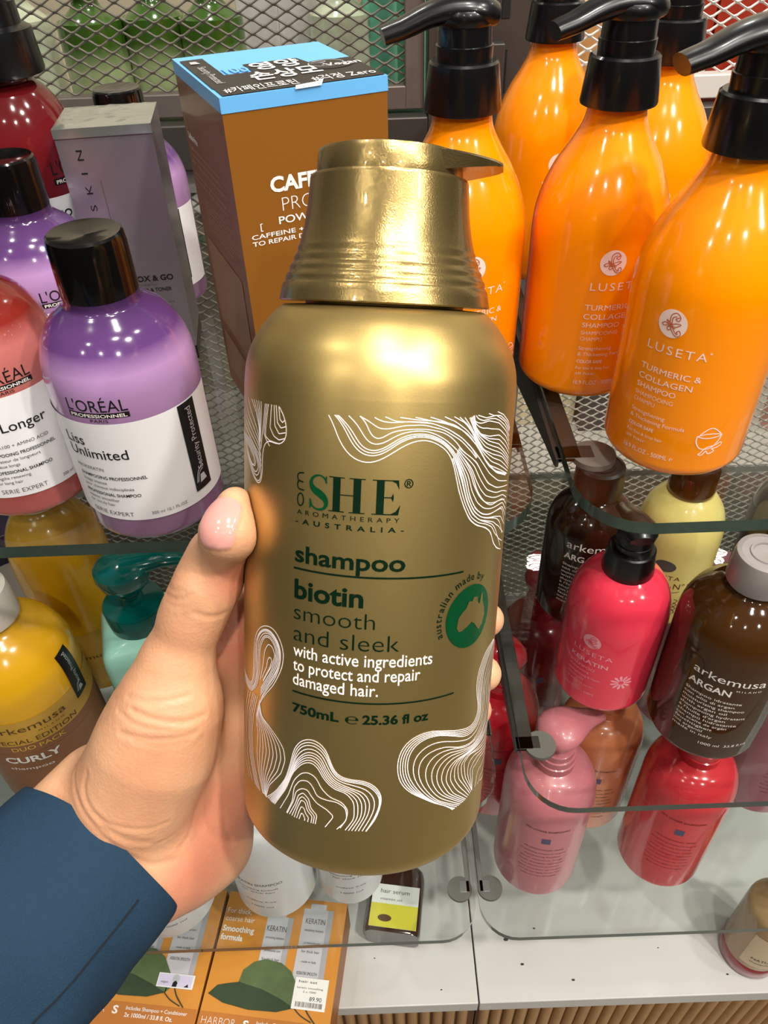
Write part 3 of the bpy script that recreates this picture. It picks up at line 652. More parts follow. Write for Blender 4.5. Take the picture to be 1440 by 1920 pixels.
# mint square pump bottle
pbr('mint_plastic', '9fd9c6', 0.25, coat=0.3); pbr('teal_plastic', '00544d', 0.14, coat=0.5)
t = thing('pump_bottle', 'square mint pump bottle with dark teal pump, half hidden by the thumb', 'pump bottle', (-0.1830, 0.3780, Z_B), 16)
b = MB(); hw = 0.030; vs = []
for z, q, r in ((0.0, hw-0.002, 0.006), (0.003, hw, 0.008), (0.100, hw, 0.008), (0.1085, hw-0.001, 0.008), (0.1125, hw-0.004, 0.007), (0.117, 0.021, 0.012), (0.118, 0.015, 0.0149)):
    for cx, cy, a0 in ((-1, -1, 180), (1, -1, 270), (1, 1, 0), (-1, 1, 90)):
        for i in range(7):
            a = math.radians(a0+15*i); vs.append((cx*(q-r)+r*math.cos(a), cy*(q-r)+r*math.sin(a), z))
n = 28; fs = [(k*n+i, k*n+(i+1) % n, (k+1)*n+(i+1) % n, (k+1)*n+i) for k in range(6) for i in range(n)]+[tuple(range(n))[::-1], tuple(6*n+i for i in range(n))]
b.add(vs, fs, 'mint_plastic').build('body', t, angle=50)
MB().lathe([(0, 0.1165), (0.0195, 0.1165), (0.0205, 0.1175), (0.0220, 0.136), (0.0210, 0.1375), (0.0085, 0.1385), (0.0078, 0.145), (0.0072, 0.146)], 'teal_plastic', 56).build('collar', t)
MB().lathe([(0.0045, 0.143), (0.0045, 0.158)], 'cap_rim', 24).build('stem', t)
b = MB().lathe([(0, 0.154), (0.013, 0.154), (0.0175, 0.160), (0.0195, 0.168), (0.0190, 0.1725), (0.0150, 0.1755), (0, 0.1765)], 'teal_plastic', 56)
b.tube([(0.0, 0, 0.1715), (0.015, 0.002, 0.1720), (0.026, 0.004, 0.1715), (0.036, 0.006, 0.1690), (0.042, 0.007, 0.1650)], [0.012, 0.0105, 0.0082, 0.0072, 0.0062], 'teal_plastic', 16, Matrix.Rotation(math.radians(-10), 4, 'Z'), 0.55)
b.build('pump_head', t)

# round pump bottles on the lowest right shelf
for nm, hx, rg in (('rose_plastic', 'c7747c', 0.3), ('ruby_plastic', 'd2343c', 0.16), ('peach_plastic', 'e88e5c', 0.25), ('scarlet_plastic', 'c21d2a', 0.18), ('maroon_plastic', '8e1f29', 0.2), ('mauve_plastic', 'a86673', 0.28)):
    pbr(nm, hx, rg, coat=0.4)
pbr('rose_ink', '5e2a35', 0.5); pbr('blue_ink', '51506f', 0.5); pbr('red_ink', '7c1416', 0.5)
def salon_pump(loc, rz, mat, label, ink, spout, R=0.0413, group='round pump bottles on the lowest right shelf', H=0.2425, pump=True, strip=False):
    t = thing('pump_bottle', label, 'pump bottle', loc, rz, group)
    zs = H-0.095
    prof = arc_corner(0.010, R, n=7)+[(R, 0.05), (R, zs-0.01)]+smooth_profile([(R, zs), (R*0.965, zs+0.014), (R*0.85, zs+0.027), (R*0.65, zs+0.036), (R*0.42, zs+0.0405), (0.0145, zs+0.043)], 6)
    Rf = rad_fn(prof, R); b = MB().lathe(prof, mat, 80); z = zs
    k = lambda **d: dict(ink=ink, **d)
    print_lines(b, [('PRO LONGER SHAMPOOING', 0, z-0.012, 0.003, k(width=0.040, align='c', weight=0.01)), ('PROFESSIONNEL PARIS', 0, z-0.046, 0.0025, k(width=0.036, align='c'))]
                + [(s_, 0, z-0.053-i*0.0065, 0.0024, k(width=w, align='c')) for i, (s_, w) in enumerate((('strengthening shampoo for long hair', 0.043), ('shampooing fortifiant', 0.034), ('pour cheveux longs', 0.040), ('mode d\u2019emploi: appliquer', 0.043), ('sur cheveux mouill\u00e9s', 0.036), ('faire mousser et rincer', 0.042), ('how to use: apply to wet hair', 0.040), ('lather and rinse thoroughly', 0.034)))], Rf)
    b.wrap(*rect2d(-0.004, 0.004, z-0.033, z-0.024, 4), 'blue_ink', Rf, 0, 0.0002)
    b.build('body', t)
    c0 = zs+0.041
    MB().lathe([(0, c0), (0.0175, c0), (0.0178, c0+0.009), (0.0168, c0+0.0095), (0.0165, c0+0.0165), (0.0150, c0+0.017), (0.0148, c0+0.0235), (0.0135, c0+0.024), (0, c0+0.024)], mat, 48).build('collar', t, angle=30)
    b = MB().lathe([(0, c0+0.024), (0.010, c0+0.024), (0.0115, c0+0.030)], mat, 32)
    pts = []; rad = []
    for i in range(11):
        u = i/10; pts.append((-0.017+0.060*u, 0, H-0.010+0.006*math.sin(PI*min(1, u*1.1))-0.004*u)); rad.append([0.010, 0.0185, 0.0205, 0.0205, 0.0190, 0.0165, 0.0135, 0.0110, 0.0092, 0.0080, 0.0066][i])
    b.tube(pts, rad, mat, 18, Matrix.Rotation(math.radians(spout-rz), 4, 'Z'), 0.50); b.build('pump_head', t)
    if strip: security_tag(t, Rf, -1.3, zs-0.08, zs-0.02, 0.012)
    return t
salon_pump((0.1415, 0.3600, Z_C), -10, 'rose_plastic', 'pale pink pump bottle on the lowest right shelf, left of the red one', 'rose_ink', 25)
salon_pump((0.2701, 0.3626, Z_C), -20, 'ruby_plastic', 'glossy red pump bottle on the lowest right shelf below the clear brown bottle', 'red_ink', 60, R=0.0408, H=0.240)
salon_pump((0.2063, 0.4250, Z_C), -12, 'peach_plastic', 'peach orange pump bottle behind the pale pink one', 'rose_ink', 130, R=0.0405, H=0.225)
salon_pump((0.1060, 0.4430, Z_C), -5, 'scarlet_plastic', 'bright red pump bottle at the left end of the lowest right shelf, behind the bracket', 'red_ink', 100, R=0.0405, H=0.238)
salon_pump((0.1600, 0.5350, Z_C), 0, 'maroon_plastic', 'dark red pump bottle at the back of the lowest right shelf', 'red_ink', 90, R=0.039, H=0.240)
salon_pump((0.3350, 0.5400, Z_C), 0, 'mauve_plastic', 'mauve pump bottle at the back of the lowest right shelf, below the cream bottle', 'rose_ink', 25, R=0.040, H=0.243)
salon_pump((0.3950, 0.4350, Z_C), 0, 'mauve_plastic', 'mauve pump bottle cut off by the right picture edge above the bare plinth', 'rose_ink', 60, R=0.0405, H=0.240)

# white bottles on the lowest left shelf
pbr('frost_white', 'd6d9d8', 0.3, sss=0.3, coat=0.2)
def white_bottle(loc, rz, label, R, H, lines):
    t = thing('white_bottle', label, 'bottle', loc, rz, 'white bottles on the lowest left shelf')
    prof = arc_corner(0.006, R)+[(R, 0.05), (R, H*0.7)]+smooth_profile([(R, H*0.74), (R*0.95, H*0.81), (R*0.75, H*0.87), (R*0.42, H*0.91), (R*0.38, H*0.93)], 5)
    Rf = rad_fn(prof, R); b = MB().lathe(prof, 'frost_white', 72)
    print_lines(b, [(s_, 0, z, h, dict(ink='grey_ink', width=w, align='c')) for s_, z, h, w in lines], Rf); b.build('body', t)
    MB().lathe([(0, H*0.92), (R*0.44, H*0.92), (R*0.43, H), (0, H)], 'cap_rim', 40).build('cap', t)
wl = [('KERATIN SHAMPOO', 0.075, 0.005, 0.05), ('smoothing formula', 0.066, 0.003, 0.04), ('for thick hair', 0.060, 0.003, 0.034), ('sulfate free', 0.04, 0.0025, 0.03), ('1000 ml', 0.028, 0.003, 0.022)]
white_bottle((-0.1225, 0.3480, Z_C), -12, 'large frosted white bottle with a pale sticker, left of the gold bottle base', 0.0405, 0.2, wl)
white_bottle((-0.0475, 0.3510, Z_C), 5, 'smaller white bottle peeking out directly below the gold bottle base', 0.0330, 0.17, wl)
white_bottle((-0.2270, 0.3360, Z_C), 20, 'frosted white bottle between the sleeve cuff and the leaf box', 0.0435, 0.2, wl)

# small flat amber bottle on the plinth
pbr('amber_dark', '3a1d12', 0.1, coat=0.7); pbr('lemon_print', 'd9cf3a', 0.4); pbr('paper_white', 'e9e9e2', 0.5)
t = thing('small_bottle', 'small dark amber bottle with white and yellow label on the plinth lying under the glass', 'bottle', (-0.0090, 0.3430, Z_D+0.0207), -9)
t.rotation_euler = (-PI/2, 0, math.radians(-9))
b = MB(); vs = []; hw, hd = 0.032, 0.020
lv = [(0.0, 0.96, 0.010), (0.003, 1.0, 0.010), (0.064, 1.0, 0.010), (0.074, 0.93, 0.011), (0.081, 0.72, 0.010), (0.085, 0.42, 0.0066), (0.092, 0.40, 0.0064)]
for z, q, r in lv:
    a_, d_ = hw*q, min(hd*max(q, 0.7), hd) if q > 0.5 else hw*q
    r = min(r, a_*0.98, d_*0.98)
    for cx, cy, a0 in ((-1, -1, 180), (1, -1, 270), (1, 1, 0), (-1, 1, 90)):
        for i in range(7):
            a = math.radians(a0+15*i); vs.append((cx*(a_-r)+r*math.cos(a), cy*(d_-r)+r*math.sin(a), z))
b.add(vs, [(k*28+i, k*28+(i+1) % 28, (k+1)*28+(i+1) % 28, (k+1)*28+i) for k in range(6) for i in range(28)]+[tuple(range(28))[::-1], tuple(168+i for i in range(28))], 'amber_dark').build('body', t, angle=50)
b = MB().box(-0.0275, 0.0275, -0.0205, -0.01995, 0.004, 0.052, 'paper_white')
b.flat(*rect2d(-0.0275, 0.0275, 0.004, 0.030), 'lemon_print', (0, -0.0205, 0), (1, 0, 0), (0, 0, 1), 0.0001)
for s_, x, z, h, w in (('hair serum', -0.018, 0.042, 0.005, 0.034), ('vitamin oil', -0.018, 0.034, 0.003, 0.026)): b.flat(*line2d(s_, x, z, h, w), 'grey_ink', (0, -0.0205, 0), (1, 0, 0), (0, 0, 1), 0.0002)
b.flat(*disc2d(-0.010, 0.014, 0.008, 0.004), 'curl_ink', (0, -0.0205, 0), (1, 0, 0), (0, 0, 1), 0.0002)
b.build('label', t)
MB().lathe([(0, 0.091), (0.0125, 0.091), (0.0120, 0.110), (0, 0.1105)], 'argan_dark', 40).build('cap', t)

# clear bottle with maroon foot at the right edge of the plinth
clear_plastic('honey_clear', 'c9a878', 0.35); pbr('maroon_foot', '8c1f2b', 0.2, coat=0.5); pbr('cream_label', 'd8c3a0', 0.45)
t = thing('round_bottle', 'clear honey coloured bottle with maroon foot standing at the right edge of the plinth', 'bottle', (0.4010, 0.3245, Z_D), -45)
R = 0.031
prof = arc_corner(0.006, R, 0.020)+[(R, 0.05), (R, 0.10)]+smooth_profile([(R, 0.115), (R*0.93, 0.125), (R*0.6, 0.137), (R*0.42, 0.142), (R*0.40, 0.148)], 5)
Rf = rad_fn(prof, R); MB().lathe(prof, 'honey_clear', 64).build('body', t)
MB().lathe([(0, 0), (R*0.93, 0), (R*1.015, 0.004), (R*1.02, 0.024), (R*0.98, 0.0265), (0, 0.0265)], 'maroon_foot', 64).build('foot', t)
b = MB().patch(Rf, -0.15, 1.5, 0.034, 0.10, 'cream_label', 0.0003); print_lines(b, [('NATURAL', 0.004, 0.050, 0.005, dict(width=0.03)), ('shampoo', 0.004, 0.043, 0.003, dict(width=0.02))], Rf, 0, 0.0006); b.build('label', t)
MB().lathe([(0, 0.145), (0.0150, 0.145), (0.0145, 0.172), (0, 0.1725)], 'maroon_foot', 48).build('cap', t)

# ------------------------------------------------------------------ boxes
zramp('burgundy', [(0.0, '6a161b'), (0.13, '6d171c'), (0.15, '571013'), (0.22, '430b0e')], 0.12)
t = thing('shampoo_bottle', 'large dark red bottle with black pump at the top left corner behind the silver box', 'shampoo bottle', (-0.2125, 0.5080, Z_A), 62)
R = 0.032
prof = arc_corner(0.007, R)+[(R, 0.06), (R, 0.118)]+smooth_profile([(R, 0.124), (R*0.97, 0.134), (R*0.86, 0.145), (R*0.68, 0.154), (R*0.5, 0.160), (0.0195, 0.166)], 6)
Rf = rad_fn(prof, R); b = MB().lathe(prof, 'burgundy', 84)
print_lines(b, [("L'OR\u00c9AL", 0.004, 0.1125, 0.0075, dict(width=0.030, align='c')), ('PARIS', 0.004, 0.1035, 0.002, dict(width=0.01, align='c'))], Rf)
b.wrap(*rect2d(-0.0115, 0.0195, 0.1066, 0.1103, 12), 'black_ink', Rf, 0, 0.00012); print_lines(b, [('PROFESSIONNEL', 0.004, 0.1073, 0.0022, dict(width=0.028, align='c', ink='print_white', weight=0.02))], Rf, 0, 0.0003)
b.build('body', t)
lb = MB().patch(Rf, -1.5, 1.5, 0.020, 0.1005, 'white_label', 0.0004, 50, 3)
print_lines(lb, [('Pro longer', -0.020, 0.088, 0.0072, dict(width=0.044))]+[(s_, -0.020, z, 0.0024, dict(width=w, ink='grey_ink')) for s_, z, w in (('SHAMPOOING PROFESSIONNEL', 0.070, 0.04), ('PROFESSIONAL SHAMPOO', 0.058, 0.036), ('SERIE EXPERT', 0.03, 0.024))], Rf, 0, 0.0007); lb.build('label', t)
b = MB().lathe([(0, 0.163), (0.0245, 0.163), (0.0250, 0.165), (0.0235, 0.185), (0.0190, 0.187), (0.0185, 0.198), (0.0150, 0.199), (0.0150, 0.206), (0, 0.206)], 'black_plastic', 56)
b.build('collar', t, angle=30)
MB().tube([(-0.018, 0, 0.2105), (-0.008, 0, 0.212), (0.010, 0, 0.212), (0.028, 0, 0.210), (0.042, 0, 0.204)], [0.012, 0.018, 0.017, 0.0105, 0.007], 'black_plastic', 16, Matrix.Rotation(math.radians(150), 4, 'Z'), 0.5).build('pump_head', t)

# blue thing cut by the left edge
pbr('sky_blue', '5fb0e6', 0.4); pbr('lid_blue', '69b2ea', 0.35, var=0.03, vscale=30)
o = MB().box(-0.03, 0.03, -0.02, 0.02, 0, 0.152, 'sky_blue').build('carton', bevel=0.002, loc=(-0.306, 0.435, Z_A)); tag(o, 'sky blue carton just showing at the left picture edge beside the dark red bottle', 'carton')

# tall silver carton
pbr('silver_card', 'a59ca2', 0.26, 0.75, var=0.04, vscale=12); pbr('silver_film', 'cfd4cd', 0.16, 0.85, bump=0.12, bscale=60); pbr('card_black', '1c1b1d', 0.3)
t = thing('silver_box', 'tall silver cosmetics carton with a clear film top behind the front lilac bottle', 'box', (-0.1490, 0.4790, Z_A), 7.1)
hw, hd, H = 0.0262, 0.0230, 0.1453
b = MB().box(-hw, hw, -hd, hd, 0.010, H, 'silver_card')
v, f = line2d('CSKIN', 0.0128-hw, 0.0900, 0.0036, 0.0445, rot=PI/2, sp=2.2); b.flat(v, f, 'black_ink', (0, -hd, 0), (1, 0, 0), (0, 0, 1))
b.flat(*rect2d(0.0185-hw, 0.0190-hw, 0.075, 0.118), 'grey_ink', (0, -hd, 0), (1, 0, 0), (0, 0, 1))
for s_, x, z, h, w, k_ in (('DETOX & GO', 0.0155, 0.0565, 0.0036, 0.0315, 0.03), ('micellar', 0.025, 0.0535, 0.0018, 0.012, 0), ('CLEANSER & TONER', 0.0165, 0.0495, 0.0024, 0.028, 0.02), ('100 ml', 0.0355, 0.041, 0.0022, 0.009, 0)):
    b.flat(*line2d(s_, x-hw, z, h, w, weight=k_), 'black_ink' if k_ else 'grey_ink', (0, -hd, 0), (1, 0, 0), (0, 0, 1))
b.build('carton', t, bevel=0.0008)
MB().box(-hw-0.0002, hw+0.0002, -hd-0.0002, hd+0.0002, 0.0, 0.0101, 'card_black').build('base_band', t, bevel=0.0006)
b = MB(); vs = []; nx = 16
random.seed(3)
for j in range(nx+1):
    for i in range(nx+1):
        e = min(i, j, nx-i, nx-j)
        vs.append((-hw*1.012+2*hw*1.012*i/nx, -hd*1.012+2*hd*1.012*j/nx, H+0.0004+(0 if e == 0 else random.uniform(0.0002, 0.0010))))
b.add(vs, [(j*(nx+1)+i, j*(nx+1)+i+1, (j+1)*(nx+1)+i+1, (j+1)*(nx+1)+i) for j in range(nx) for i in range(nx)], 'silver_film')
b.box(-hw*1.012, hw*1.012, -hd*1.012-0.0003, -hd*1.012, H-0.0045, H+0.0004, 'silver_film'); b.build('film_top', t)

# brown caffeine carton with blue lid
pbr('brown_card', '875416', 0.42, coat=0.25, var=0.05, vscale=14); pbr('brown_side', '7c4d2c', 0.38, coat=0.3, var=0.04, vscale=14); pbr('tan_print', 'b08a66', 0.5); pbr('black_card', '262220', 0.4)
t = thing('brown_box', 'tall brown hair treatment carton with sky blue lid standing behind the gold bottle', 'box', (-0.0440, 0.4111, Z_A), 23)
w2, d2, H = 0.0383, 0.0439, 0.1800
FRONT = ((-w2, -d2, 0), (1, 0, 0), (0, 0, 1)); SIDE = ((-w2, d2, 0), (0, -1, 0), (0, 0, 1)); TOP = ((-w2, -d2, H+0.0002), (1, 0, 0), (0, 1, 0))
b = MB(); b.box(-w2, w2, -d2, d2, 0, H-0.0062, 'brown_card')
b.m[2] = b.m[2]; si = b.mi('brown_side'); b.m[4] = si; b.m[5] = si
for s_, x, z, h, w, k_ in (('CAFFEINE', 0.0171, 0.1388, 0.0067, 0.0420, 0.035), ('PROTEIN', 0.0218, 0.1296, 0.0067, 0.0345, -0.022), ('POWERFUL', 0.0193, 0.1239, 0.0036, 0.0330, 0.01), ('[', 0.0100, 0.1229, 0.0030, 0.0012, 0.0), (']', 0.0600, 0.1229, 0.0030, 0.0012, 0.0),
                           ('CAFFEINE + PROTEIN', 0.0052, 0.1188, 0.0022, 0.0480, 0.012), ('TO REPAIR DAMAGED HAIR', 0.0052, 0.1156, 0.0022, 0.0560, 0.012), ('300 ml', 0.030, 0.02, 0.004, 0.016, 0)):
    b.flat(*line2d(s_, x, z, h, w, weight=k_), 'white_ink', *FRONT)
# side panel: small print running along the side face
random.seed(11)
b.flat(*ribbon2d([(0.0062+0.0022*math.cos(a*PI/6), 0.1525+0.003*math.sin(a*PI/6)) for a in range(13)], 0.0005, 0.0004), 'tan_print', *SIDE)
b.flat(*line2d('Sulfate free', 0.0065, 0.1455, 0.0034, 0.0190, weight=0.01), 'white_ink', *SIDE)
words = ['Caffeine and protein work together', 'to strengthen weak and damaged hair', 'for soft and shiny lengths', 'apply to wet hair and massage', 'leave for five minutes', 'rinse thoroughly with water', 'suitable for daily use', 'with plant based ingredients', 'keep away from children']
z = 0.1405
for i in range(3): b.flat(*line2d(words[i], 0.0060, z, 0.0019, random.uniform(0.052, 0.068)), 'tan_print', *SIDE); z -= 0.0036
z -= 0.002
for i in range(3, 5): b.flat(*line2d(words[i], 0.0060, z, 0.0017, random.uniform(0.056, 0.070)), 'tan_print', *SIDE); z -= 0.0032
z -= 0.004
for i in range(7): b.flat(*line2d(words[(i+5) % 9], 0.0175, z, 0.0014, random.uniform(0.050, 0.060)), 'tan_print', *SIDE); z -= 0.0024
z -= 0.006
pbr('side_block', '8a6a4e', 0.45, var=0.15, vscale=400); b.flat(*rect2d(0.008, 0.076, 0.045, z), 'side_block', *SIDE); b.flat(*rect2d(0.008, 0.076, 0.012, 0.038), 'side_block', *SIDE)
b.build('carton', t, bevel=0.0006)
lid = MB(); N = 14; vs = []
for j in range(N+1):
    for i in range(N+1):
        x, y = i/N, j/N
        vs.append((-w2-0.0003+(2*w2+0.0006)*x, -d2-0.0003+(2*d2+0.0006)*y, H+(0.0*(max(0, y-0.45)/0.55)**1.3*math.sin(PI*min(1, 0.25+0.75*x)))))
top = [(j*(N+1)+i, j*(N+1)+i+1, (j+1)*(N+1)+i+1, (j+1)*(N+1)+i) for j in range(N) for i in range(N)]
lid.add(vs, top, 'lid_blue')
ring = [i for i in range(N+1)]+[k*(N+1)+N for k in range(1, N+1)]+[N*(N+1)+N-k for k in range(1, N+1)]+[(N-k)*(N+1) for k in range(1, N)]
o0 = len(lid.v); lid.add([(lid.v[i][0], lid.v[i][1], H-0.0062) for i in ring]+[lid.v[i] for i in ring], [(k, (k+1) % len(ring), len(ring)+(k+1) % len(ring), len(ring)+k) for k in range(len(ring))], 'lid_blue')
def on_top(v2): return v2
lid.flat(*rect2d(0.0015, 0.0762, 0.0008, 0.0150, 8), 'black_card', *TOP)
lid.flat(*poly2d([(0.001, 0.0150), (0.0012, 0.078), (0.0125, 0.078), (0.0125, 0.0150)]), 'black_card', *TOP)
lid.flat(*poly2d([(0.0125, 0.0150), (0.0125, 0.0375), (0.026, 0.0375), (0.026, 0.0545), (0.053, 0.0545), (0.055, 0.042), (0.0765, 0.043), (0.0762, 0.0150)]), 'black_card', *TOP)
lid.flat(*disc2d(0.0615, 0.0330, 0.0125, 0.0100), 'black_card', *TOP, 0.0004)
TOP2 = (TOP[0], TOP[1], TOP[2], 0.0005)
for s_, x, y, h, w, m_, k_ in (('#\uce74\ud398\uc778\ud504\ub85c\ud2f4', 0.0040, 0.0040, 0.0075, 0.0330, 'white_ink', 0.0), ('#\uac71\uc815 Zero', 0.0440, 0.0045, 0.0075, 0.0300, 'white_ink', 0.0),
                               ('\uc190\uc0c1\ubaa8', 0.0215, 0.0200, 0.0130, 0.0330, 'white_ink', 0.02), ('\uc601\uc591', 0.0275, 0.0390, 0.0125, 0.0240, 'white_ink', 0.02), ('100', 0.0140, 0.0390, 0.0110, 0.0115, 'lid_blue', 0.02), ('Vegan', 0.0590, 0.0285, 0.0060, 0.0175, 'white_ink', 0.01)):
    lid.flat(*line2d(s_, x, y, h, w, weight=k_), m_, *TOP2)
lid.flat(*ribbon2d([(0.0610+0.0085*math.cos(a*PI/10), 0.0350+0.0065*math.sin(a*PI/10)) for a in range(21)], 0.0005), 'silver_ink', *TOP2)
lid.flat(*ribbon2d([(0.0580+0.0040*math.cos(a*PI/8), 0.0385+0.0016*math.sin(a*PI/8)) for a in range(17)], 0.0005), 'silver_ink', *TOP2)
lid.flat(*ribbon2d([(0.0585, 0.0368), (0.0600, 0.0335), (0.0575, 0.0310)], 0.0005), 'silver_ink', *TOP2)
v, f = line2d('Security Protected', 0.0050, 0.0580, 0.0042, 0.0360, rot=-PI/2); lid.flat(v, f, 'silver_ink', *TOP2)
lid.flat(*poly2d([(0.004, 0.066), (0.0085, 0.0655), (0.0075, 0.0715), (0.0045, 0.0715)]), 'silver_ink', *TOP2)
lid.build('lid', t, bevel=0.0)
MB().flat(*poly2d([(0.0330, -0.0012), (0.0335, 0.0003), (0.0430, 0.0007), (0.0465, 0.0016), (0.0450, -0.0010)]), 'white_ink', (-w2, -d2-0.0008, H+0.0008), (1, 0, 0), (0, 0.3, 0.95), 0.0).build('torn_flap', t)

# navy banded carton at far left of the middle shelf
pbr('navy_card', '161c33', 0.3); pbr('grey_card', '9a938e', 0.5)
t = thing('navy_box', 'pale carton with a navy band at the left picture edge behind the yellow bottle', 'box', (-0.345, 0.500, Z_B), 35)
MB().box(-0.032, 0.032, -0.02, 0.02, 0, 0.085, 'grey_card').build('carton', t, bevel=0.001)
MB().box(-0.0325, 0.0325, -0.0205, 0.0205, 0.075, 0.105, 'navy_card').build('band', t, bevel=0.001)

# orange hair set cartons lying at the front of the plinth
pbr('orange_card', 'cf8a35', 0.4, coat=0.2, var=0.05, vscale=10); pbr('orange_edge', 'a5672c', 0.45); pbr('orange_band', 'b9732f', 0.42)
pbr('tube_print', 'c3c1c6', 0.4, var=0.05, vscale=30); pbr('tube_shade', 'a9a6aa', 0.4); pbr('leaf_dark', '2f4027', 0.5, var=0.3, vscale=60); pbr('leaf_light', '55673f', 0.5, var=0.3, vscale=60); pbr('stem_print', '3d3a24', 0.5); pbr('lavender_paper', 'd3cbe4', 0.5)
def leaf_box(loc, rz, label, sticker):
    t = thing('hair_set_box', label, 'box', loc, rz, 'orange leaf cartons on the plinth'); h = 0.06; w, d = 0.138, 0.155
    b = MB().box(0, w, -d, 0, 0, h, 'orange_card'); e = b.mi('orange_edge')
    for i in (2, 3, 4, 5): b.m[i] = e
    T = ((0, 0, h), (1, 0, 0), (0, 1, 0))
    def put(v, f, m, lv=0): b.flat(v, f, m, *T, 0.0002+0.00025*lv)
    put(*rect2d(0.0005, w-0.0005, -d+0.0005, -0.122), 'orange_band')
    # two bottles printed on the lid
    for x0, y0, x1, y1 in ((0.050, -0.105, 0.080, -0.016), (0.090, -0.105, 0.124, 0.0)):
        yt = min(y1, -0.004)
        put(*rect2d(x0, x1, y0, yt-0.006), 'tube_print', 1); put(*rect2d(x1-0.006, x1, y0, yt-0.006), 'tube_shade', 2); put(*rect2d(x0+0.007, x1-0.009, yt-0.006, yt), 'tube_print', 1)
        for s_, dy, hh, ww in (('KERATIN', 0.022, 0.006, 0.022), ('smoothing shampoo', 0.030, 0.0028, 0.021), ('professional care', 0.043, 0.0026, 0.018), ('for thick hair', 0.052, 0.0028, 0.020), ('made in Italy', 0.062, 0.0024, 0.016), ('KERATIN SMOOTH', 0.074, 0.0034, 0.022)):
            if yt-dy > y0: put(*line2d(s_, (x0+x1)/2-0.002, yt-dy, hh, ww, 'c'), 'grey_ink', 3)
    # leaf: two halves and stems
    put(*poly2d([(0.004, -0.106), (0.012, -0.097), (0.024, -0.094), (0.034, -0.092), (0.060, -0.096), (0.082, -0.103), (0.098, -0.110), (0.080, -0.1155), (0.050, -0.1165), (0.022, -0.113)]), 'leaf_dark', 4)
    put(*poly2d([(0.034, -0.092), (0.036, -0.080), (0.046, -0.071), (0.058, -0.067), (0.076, -0.069), (0.088, -0.076), (0.098, -0.090), (0.106, -0.102), (0.098, -0.110), (0.082, -0.103), (0.060, -0.096)]), 'leaf_light', 4)
    put(*ribbon2d([(0.034, -0.092), (0.062, -0.0985), (0.098, -0.110)], 0.0008), 'leaf_dark', 5)
    put(*ribbon2d([(0.098, -0.110), (0.106, -0.116), (0.118, -0.121)], 0.0012), 'stem_print', 4); put(*ribbon2d([(0.106, -0.102), (0.112, -0.112), (0.122, -0.122)], 0.0014), 'stem_print', 4)
    for s_, x, y, hh, ww, k_ in (('For thick,', 0.003, -0.0235, 0.0058, 0.028, 0), ('coarse hair', 0.003, -0.0320, 0.0058, 0.033, 0), ('Smoothing', 0.002, -0.0430, 0.0062, 0.036, 0.03), ('formula', 0.002, -0.0520, 0.0062, 0.025, 0.03), ('HARBOR', 0.004, -0.1335, 0.0075, 0.036, -0.02), ('Includes Shampoo + Conditioner', 0.062, -0.1290, 0.0036, 0.066, 0.01), ('2x 1000ml / 33.8 fl. Oz.', 0.062, -0.1355, 0.0040, 0.052, 0.02), ('S', 0.048, -0.1335, 0.0075, 0.006, 0.03)):
        put(*line2d(s_, x, y, hh, ww, weight=k_), 'print_white', 3)
    b.build('carton', t, bevel=0.0012)
    s = MB()
    if sticker == 'price':
        x, y, ww, hh = 0.0945, -0.1105, 0.0360, 0.0300
        s.box(x, x+ww, y, y+hh, h+0.0014, h+0.0018, 'paper_white'); q = ((0, 0, h+0.0018), (1, 0, 0), (0, 1, 0))
        for s_, dx, dy, h_, w_ in (('hair set', 0.004, 0.025, 0.0026, 0.020), ('keratin smoothing', 0.003, 0.0195, 0.0018, 0.028), ('2 x 1000', 0.010, 0.0158, 0.0018, 0.014), ('89.90', 0.018, 0.0085, 0.0042, 0.013)): s.flat(*line2d(s_, x+dx, y+dy, h_, w_), 'black_ink', *q)
        random.seed(5); xx = x+0.004
        while xx < x+ww-0.004:
            w_ = random.choice((0.0004, 0.0008)); s.flat(*rect2d(xx, xx+w_, y+0.0022, y+0.0070), 'grey_ink', *q); xx += w_+random.choice((0.0004, 0.0007))
        s.build('price_sticker', t)
    else:
        x, y, ww, hh = 0.0870, -0.1050, 0.0400, 0.0135
        s.box(x, x+ww, y, y+hh, h+0.0014, h+0.0018, 'paper_white'); q = ((0, 0, h+0.0018), (1, 0, 0), (0, 1, 0))
        s.flat(*rect2d(x+0.001, x+ww-0.002, y+0.001, y+hh-0.001), 'lavender_paper', *q); s.flat(*disc2d(x+0.020, y+0.009, 0.004), 'silver_ink', *q, 0.0003); s.flat(*poly2d([(x+0.017, y+0.001), (x+0.0175, y+0.005), (x+0.020, y+0.007), (x+0.0225, y+0.005), (x+0.022, y+0.001)]), 'black_ink', *q, 0.0004)
        s.flat(*poly2d([(x+0.030, y+0.0015), (x+0.034, y+0.0045), (x+0.035, y+0.0015)]), 'black_ink', *q, 0.0004); s.flat(*line2d('vegan', x+0.004, y+0.004, 0.0025, 0.008), 'grey_ink', *q, 0.0004)
        s.build('care_sticker', t)
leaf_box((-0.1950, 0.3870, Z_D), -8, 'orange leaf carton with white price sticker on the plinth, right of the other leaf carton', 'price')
leaf_box((-0.3360, 0.4050, Z_D), -7.2, 'orange leaf carton with small lavender sticker, partly under the blue sleeve', 'care')

